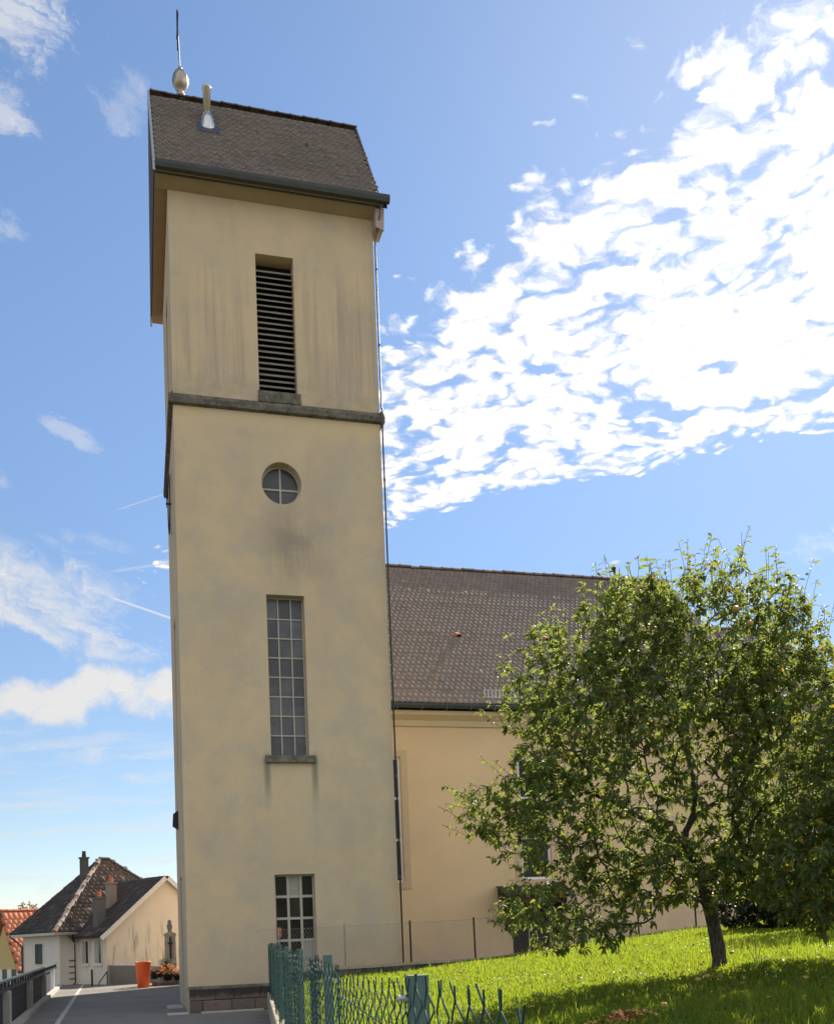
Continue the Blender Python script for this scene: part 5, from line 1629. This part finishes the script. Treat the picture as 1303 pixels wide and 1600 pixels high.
# annex
an = MB()
an.prism([A0 - Zv * 0.05, A0 + Gd * GW - Zv * 0.05, A0 + Gd * GW + Zv * GH, A0 + Gd * GW / 2 + Zv * GPK, A0 + Zv * GH], Ld * 8.0)
ano = an.build('annex_wall', M_GABLE, hs)
up_a = (Gd * GW / 2 + Zv * (GPK - GH))
na = up_a.normalized().cross(-Ld)
if na.z < 0: na = -na
ov = 0.35
e0 = A0 + Zv * GH - up_a.normalized() * ov - Ld * 0.18
rfa = MB()
rfa.obox(e0 + na * 0.02, Ld * 8.0, up_a * (1 + ov / up_a.length), na * 0.09)
up_b = (-Gd * GW / 2 + Zv * (GPK - GH))
nbv = up_b.normalized().cross(Ld)
if nbv.z < 0: nbv = -nbv
e1 = A0 + Gd * GW + Zv * GH - up_b.normalized() * ov - Ld * 0.18
rfa.obox(e1 + nbv * 0.02, Ld * 8.0, up_b * (1 + ov / up_b.length), nbv * 0.09)
rao = rfa.build('annex_roof', M_TILE_D, hs)
ln_up = up_a.length + ov
roof_tiles(rao, M_TILE_D, e0 + na * 0.112 + Ld * 5.0, -Ld, up_a, 5.0, ln_up - 0.1, 0.24, 0.26, th=0.03, rnd=False)
# verge board along the gable
vb = MB()
vb.obox(e0 - Ld * 0.03 + na * 0.0 - Zv * 0.10, Ld * 0.028, up_a * (1 + ov / up_a.length) + up_a.normalized() * 0.02, na * 0.20)
vb.obox(e1 - Ld * 0.03 - Zv * 0.10, Ld * 0.028, up_b * (1 + ov / up_b.length), nbv * 0.20)
vb.build('verge_board', flat('white_verge_board', (0.70, 0.68, 0.66), 0.6, 0.1), hs)
# two narrow windows in the annex side wall
for t0 in (0.42, 1.62):
    o0 = A0 + Ld * t0 + Zv * 0.92 - Gd * 0.02
    rv = MB().obox(o0 + Gd * 0.012, Ld * 0.62, Gd * -0.004, Zv * 0.98).build('window', flat('grey_reveal', (0.40, 0.37, 0.33), 0.9), hs)
    MB().obox(o0 + Ld * 0.03 - Gd * 0.001, Ld * 0.24, Gd * 0.006 * -1, Zv * 0.94 + Zv * 0.0).build('pane', M_GL_DARK, rv)
    MB().obox(o0 - Ld * 0.06 - Zv * 0.12 - Gd * 0.06, Ld * 0.74, Gd * 0.07, Zv * 0.11).build('sill', M_HWALL, rv)
    MB().obox(o0 - Ld * 0.05 - Gd * 0.03, Ld * 0.045, Gd * 0.045, Zv * 1.0).build('frame', M_HWALL, rv)
    MB().obox(o0 + Ld * 0.625 - Gd * 0.03, Ld * 0.045, Gd * 0.045, Zv * 1.0).build('frame', M_HWALL, rv)
# main block
M0 = Vector((-3.43, 47.02, 0))
HL, HG, HE = 3.9, 7.4, 2.33
mw = MB().obox(M0 - Zv * 2.5, Gd * HG, Ld * HL, Zv * (HE + 2.5)).build('wall', M_HWALL, hs)
ev = 0.42
C00 = M0 - Gd * ev - Ld * ev + Zv * HE
LL, GG = HL + 2 * ev, HG + 2 * ev
RH = 3.45
h1 = C00 + Ld * LL / 2 + Gd * (LL / 2 * 1.42) + Zv * RH
h2 = h1 + Gd * 0.45
C10, C01, C11 = C00 + Gd * GG, C00 + Ld * LL, C00 + Gd * GG + Ld * LL
mr = MB()
mr.poly([C00, C10, h2, h1]); mr.poly([C10, C11, h2]); mr.poly([C11, C01, h1, h2]); mr.poly([C01, C00, h1]); mr.poly([C00, C01, C11, C10])
mro = mr.build('roof', M_UNDER, hs)


def tri_tiles(parent, mat, a, b_, apex0, apex1, wd, expo, th):
    """tiles on the quad a-b-apex1-apex0 (apex0 above a)"""
    ux = (b_ - a).normalized(); W_ = (b_ - a).length
    mid = (apex0 - a); h = mid - ux * mid.dot(ux); uy = h.normalized(); H = h.length
    l0 = mid.dot(ux); l1 = W_ - (apex1 - a).dot(ux)
    roof_tiles(parent, mat, a, ux, uy, W_, H, wd, expo, inside=lambda p_, q_: l0 * q_ / H + wd * 0.3 < p_ < W_ - l1 * q_ / H - wd * 0.3, th=th, rnd=False, jitter=1.6)


tri_tiles(mro, M_TILE_S, C00, C10, h1, h2, 0.25, 0.215, 0.028)
tri_tiles(mro, M_TILE_D, C01, C00, h1, h1, 0.24, 0.22, 0.025)
ridge_tiles(mro, M_RIDGE_P, C00 + Zv * 0.03, h1 + Zv * 0.03, 0.12, 0.34, drop=0.03, name='hip_tile', rnd=0.02)
ridge_tiles(mro, M_TILE_D, h1 + Zv * 0.05, h2 + Zv * 0.05, 0.14, 0.34, drop=0.05)
ridge_tiles(mro, M_TILE_D, C01 + Zv * 0.03, h1 + Zv * 0.03, 0.10, 0.34, drop=0.03, name='hip_tile')
ridge_tiles(mro, M_TILE_D, C10 + Zv * 0.03, h2 + Zv * 0.03, 0.12, 0.34, drop=0.03, name='hip_tile')
MB().obox(C00 - Zv * 0.13 - Ld * 0.05, Ld * (LL + 0.1), Gd * 0.06, Zv * 0.12).build('gutter', M_VERGE, hs)
MB().obox(C00 - Zv * 0.13 - Ld * 0.05 + Gd * 0.062, Gd * 1.1, Ld * 0.06, Zv * 0.12).build('gutter', M_VERGE, hs)
# green shutter window on the left wall
o0 = M0 + Ld * 1.75 + Zv * 0.95 - Gd * 0.012
wv = MB().obox(o0, Ld * 0.75, Gd * -0.02, Zv * 0.90).build('window', M_HWALL, hs)
MB().obox(o0 - Gd * 0.022, Ld * 0.32, Gd * -0.04, Zv * 0.90).build('shutter', flat('green_shutter_paint', (0.035, 0.085, 0.065), 0.6), wv)
MB().obox(o0 - Gd * 0.022 + Ld * 0.36, Ld * 0.30, Gd * -0.04, Zv * 0.90).build('shutter', flat('dark_shutter_paint', (0.045, 0.05, 0.045), 0.6), wv)
# downpipes
j0 = A0 + Ld * AL - Gd * 0.10
MB().tube([C00 + Gd * 0.75 + Zv * -0.10, C00 + Gd * 0.78 - Zv * 0.28, j0 + Zv * 1.88, j0 + Zv * 1.75, j0 + Zv * 0.06, j0 - Gd * 0.12 + Zv * -0.01], 0.05, 8).build('downpipe', M_PIPE, hs, True)
MB().tube([C01 - Gd * 0.02 - Zv * 0.08, M0 + Ld * (HL - 0.06) - Gd * 0.07 + Zv * (HE - 0.55), M0 + Ld * (HL - 0.06) - Gd * 0.07 - Zv * 2.4], 0.045, 8).build('downpipe', M_PIPE, hs, True)
for k in range(4):
    MB().obox(M0 + Gd * 0.42 - Ld * 0.03 + Zv * (0.22 + 0.27 * k), Gd * 0.30, Ld * 0.028, Zv * 0.05).build('wall_hook', M_PIPE, hs)
# chimneys
for c_, s_, z0, z1, mat_, pot in ((Vector((-2.45, 49.3, 0)), 0.30, 3.6, 5.75, flat('dark_chimney_render', (0.10, 0.095, 0.09), 0.9), M_IRON),
                           (Vector((-1.22, 47.3, 0)), 0.36, 2.9, 4.42, flat('brown_chimney_render', (0.33, 0.26, 0.20), 0.9), M_CLAY),
                           (Vector((-1.70, 46.1, 0)), 0.40, 2.2, 3.72, flat('grey_chimney_render', (0.15, 0.14, 0.13), 0.9), M_CLAY)):
    ck = MB().obox(c_ - Gd * s_ / 2 - Ld * s_ / 2 + Zv * z0, Gd * s_, Ld * s_, Zv * (z1 - z0)).build('chimney', mat_, hs)
    MB().obox(c_ - (Gd + Ld) * (s_ / 2 + 0.04) + Zv * z1, Gd * (s_ + 0.08), Ld * (s_ + 0.08), Zv * 0.07).build('chimney_cap', mat_, ck)
    MB().lathe(c_ + Zv * (z1 + 0.07), [(0.09, 0), (0.10, 0.05), (0.08, 0.25), (0.10, 0.28)], 12).build('chimney_pot', pot, ck)

# ------------------------------------------------------------------ yellow house with the red roof
yh_o = Vector((-6.76, 62.0, 0.30))
rd, dd = Vector((0.90, 0.43, 0)).normalized(), Vector((-0.43, 0.90, 0)).normalized()
yh = thing('house', tuple(yh_o), 'yellow house with bright red tiled roof at the far left', 'house')
M_YELLOW = flat('yellow_house_render', (0.62, 0.47, 0.20), 0.9, 0.12, 1)
ip, rise_, ln_ = 3.0, 3.62, 9.0
w0 = yh_o + dd * 0.35 + rd * 0.3
MB().prism([w0 - Zv * 4, w0 + dd * (2 * ip - 0.7) - Zv * 4, w0 + dd * (2 * ip - 0.7) + Zv * 0.1, w0 + dd * (ip - 0.35) + Zv * (rise_ - 0.35), w0 + Zv * 0.1], rd * (ln_ - 0.6)).build('wall', M_YELLOW, yh)
upr = dd * ip + Zv * rise_
nrr = upr.normalized().cross(rd)
if nrr.z < 0: nrr = -nrr
ro_ = MB().obox(yh_o, rd * ln_, upr, nrr * 0.10).build('roof', M_TILE_R, yh)
roof_tiles(ro_, M_TILE_R, yh_o + nrr * 0.12, rd, upr, ln_, upr.length - 0.05, 0.30, 0.36, th=0.05)
upq = -dd * ip + Zv * rise_
MB().obox(yh_o + dd * 2 * ip, rd * ln_, upq, Vector((0, 0, 0.12))).build('rear_slope', M_TILE_R, ro_)
ridge_tiles(ro_, M_TILE_R, yh_o + upr + Zv * 0.12, yh_o + upr + rd * ln_ + Zv * 0.12, 0.15, 0.4, drop=0.05)
MB().obox(yh_o - rd * 0.04 - nrr * 0.05, rd * 0.04, upr * 1.0, nrr * 0.22).build('verge_board', flat('dark_verge_board', (0.10, 0.07, 0.06), 0.7), yh)
MB().obox(yh_o - rd * 0.04 + dd * 2 * ip, rd * 0.04, upq, Zv * 0.2).build('verge_board', flat('dark_verge_board', (0.10, 0.07, 0.06), 0.7), yh)
for t0, z0 in ((0.75, -0.35), (2.35, -0.35)):
    o0 = w0 + dd * t0 + Zv * (z0 - 0.6) - rd * 0.012
    wv = MB().obox(o0, dd * 0.85, rd * 0.008, Zv * 1.15).build('window', M_GL_DARK, yh)
    MB().obox(o0 - dd * 0.38 - rd * 0.04, dd * 0.36, rd * 0.035, Zv * 1.15).build('shutter', M_WHITE, wv)
    MB().obox(o0 + dd * 0.87 - rd * 0.04, dd * 0.36, rd * 0.035, Zv * 1.15).build('shutter', M_WHITE, wv)
MB().obox(w0 + dd * 0.55 + Zv * 0.75 - rd * 0.012, dd * 0.3, rd * 0.008, Zv * 0.5).build('window', M_GL_DARK, yh)

# ------------------------------------------------------------------ far trees behind the red roof
for i, (x, y, h, rdus, mt, lab) in enumerate(((-12.6, 104, 8.0, 0.95, M_LEAF_A, 'left of two round brownish trees far behind the red roof'),
                                     (-10.1, 101, 8.6, 1.25, M_LEAF_A, 'right and larger of two round brownish trees far behind the red roof'),
                                     (-7.4, 112, 8.6, 0.35, M_LEAF_D, 'thin dark conifer tip far behind the red roof'))):
    tree('distant_tree', (x, y, -3.0), lab, 'tree', [(0, 0, 0), (0, 0, 2), (0, 0, 4), (0, 0, h - 2)],
         [(0, 0, h - rdus * 0.7, rdus, rdus, rdus * (1.2 if i < 2 else 3), 3), (0.2 * rdus, 0, h - rdus, rdus, rdus, rdus, 2)], 240, (mt, M_BARK), per=8, leaf=0.22, seed=60 + i, trunk_r=0.16, tipr=0.01, rmax=0.12)
